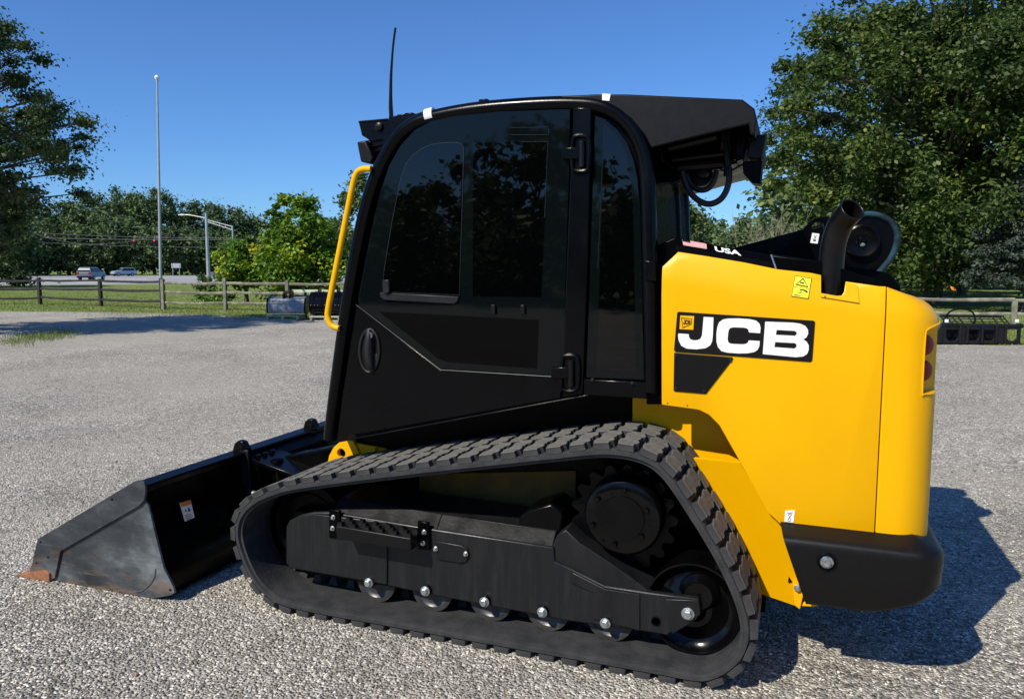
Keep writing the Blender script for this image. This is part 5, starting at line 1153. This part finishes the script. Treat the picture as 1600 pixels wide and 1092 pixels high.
for x in (-.12, .06): part('bracket', yz_prism([(-.24, .34), (-.1, .62), (.25, .66), (.3, .4)], x-.015, x+.015), M['satin'], dr, .004)
part('bracket_tube', MB().tube([(-.14, .0, .52), (.1, .0, .52)], .04, 10), M['rust'], dr)
dr2 = local_thing('roller_drum', 'glossy black ribbed drum attachment beside the yellow grab rail', 'drum attachment', atD(515, 22.4, .16), YAW)
part('drum', MB().lathe((0, .1, .33), [(-.55, .30), (-.54, .34), (.75, .34), (.76, .30)], 36, 'X'), M['gloss'], dr2)
for x in (-.4, -.18, .06, .3, .52): part('rib', MB().lathe((x, .1, .33), [(-.012, .36), (.012, .36)], 36, 'X'), M['gloss'], dr2)
for x in (-.3, 0, .25): part('bracket', yz_prism([(-.1, .62), (-.02, .8), (.25, .8), (.3, .6)], x-.02, x+.02), M['satin'], dr2, .004)
for k in range(12): part('stud', MB().lathe((-.48+k*.1, -.245, .30), [(0, .014), (-.01, .012)], 8), M['zinc'], dr2)
def pallet(label, loc, rz, w_, dpt=.7):
    r = local_thing('pallet', label, 'pallet', loc, rz)
    for k in range(4): part('deck_board', MB().box(-w_/2, w_/2, -dpt/2+k*dpt/3.6, -dpt/2+k*dpt/3.6+.11, .11, .135), M['pallet'], r, .003)
    for x in (-w_/2+.05, 0, w_/2-.05): part('stringer', MB().box(x-.03, x+.03, -dpt/2+.01, dpt/2-.01, .025, .11), M['pallet'], r, .003)
    part('bottom_board', MB().box(-w_/2+.15, w_/2-.05, -dpt/2, -dpt/2+.1, 0, .024), M['pallet'], r, .003)
pallet('weathered wooden pallet under the dull grey drum', atD(446, 22.8, 0), YAW, .98)
pallet('low wooden pallet under the glossy black drum', atD(510, 22.4, 0), YAW+.1, .9)
# skeleton grapple bucket at right
g = atD(1530, 15.0); sk = local_thing('skeleton_bucket', 'black steel skeleton grapple attachment lying on the gravel by the right fence', 'bucket attachment', atD(1534, 15.2), YAW)
px2 = 15.2/1200; X = lambda px_: (px_-1534)*px2; Z = lambda py_: (544-py_)*px2
pl = [(X(1474), Z(541)), (X(1597), Z(544)), (X(1597), Z(512)), (X(1474), Z(513))]
hls = []
for a, b in ((1480, 1500), (1513, 1532), (1538, 1557), (1575, 1592)):
    x0, x1 = X(a), X(b); zt_, zb_ = Z(520), Z(538); hls.append([(x0+.0, zt_), (x1, zt_), (x1, zb_+.06), (x1-.06, zb_), (x0+.06, zb_), (x0, zb_+.06)])
bp_ = part('back_plate', holes_mesh([pl]+hls, -.02, .02, M['chassis'], 'back_plate'), None, sk, .006)
part('bucket_floor', MB().box(X(1472), X(1598), .02, .75, .02, .05), M['chassis'], sk); part('inner_wall', MB().box(X(1474), X(1597), .5, .52, .04, .3), M['plastic'], sk)
for a in (1501, 1512, 1557, 1572, 1535): part('gusset', MB().prism([(X(a)-.02, Z(542)), (X(a)+.02, Z(542)), (X(a)+.02, Z(514)), (X(a)-.02, Z(514))], -.06, -.021), M['chassis'], sk, .004)
part('side_frame', MB().prism([(X(1474), .03), (X(1474), .39), (X(1472)-.0, .42), (X(1466), .30), (X(1454), .13), (X(1453), .05)], -.03, .02), M['chassis'], sk, .006)
part('side_frame', MB().tube([(X(1474), 0, .38), (X(1455), 0, .14)], .025, 6), M['chassis'], sk)
part('top_tube', MB().tube([(X(1472), .0, Z(513)), (X(1600), .0, Z(515))], .04, 8), M['chassis'], sk)
for a, b in ((1486, 1573),): 
    part('upper_tube', MB().tube([(X(1480), .25, Z(500)), (X(1578), .25, Z(501))], .025, 8), M['chassis'], sk)
    for x_ in (1481, 1490, 1499, 1508, 1524, 1541, 1562, 1573, 1580): part('grapple_bar', MB().tube([(X(x_), .25, Z(500)), (X(x_)+.02, .05, Z(512))], .014, 6), M['chassis'], sk)
    for k in (1, 2): part('cross_wire', MB().tube([(X(1480), .25-.07*k, Z(500+4*k)), (X(1580), .25-.07*k, Z(501+4*k))], .009, 5), M['chassis'], sk)
part('hose_arc', MB().tube(smooth_path([(X(1484), .2, Z(512)), (X(1488), .2, Z(499)), (X(1498), .2, Z(491)), (X(1514), .2, Z(488.5)), (X(1528), .2, Z(493)), (X(1534), .2, Z(503)), (X(1533), .2, Z(512))], 4), .018, 8), M['plastic'], sk)
for a in (1478, 1588): part('weathered_tag', MB().box(X(a)-.03, X(a)+.04, -.05, -.03, Z(509), Z(504)), M['white'], sk, .004)
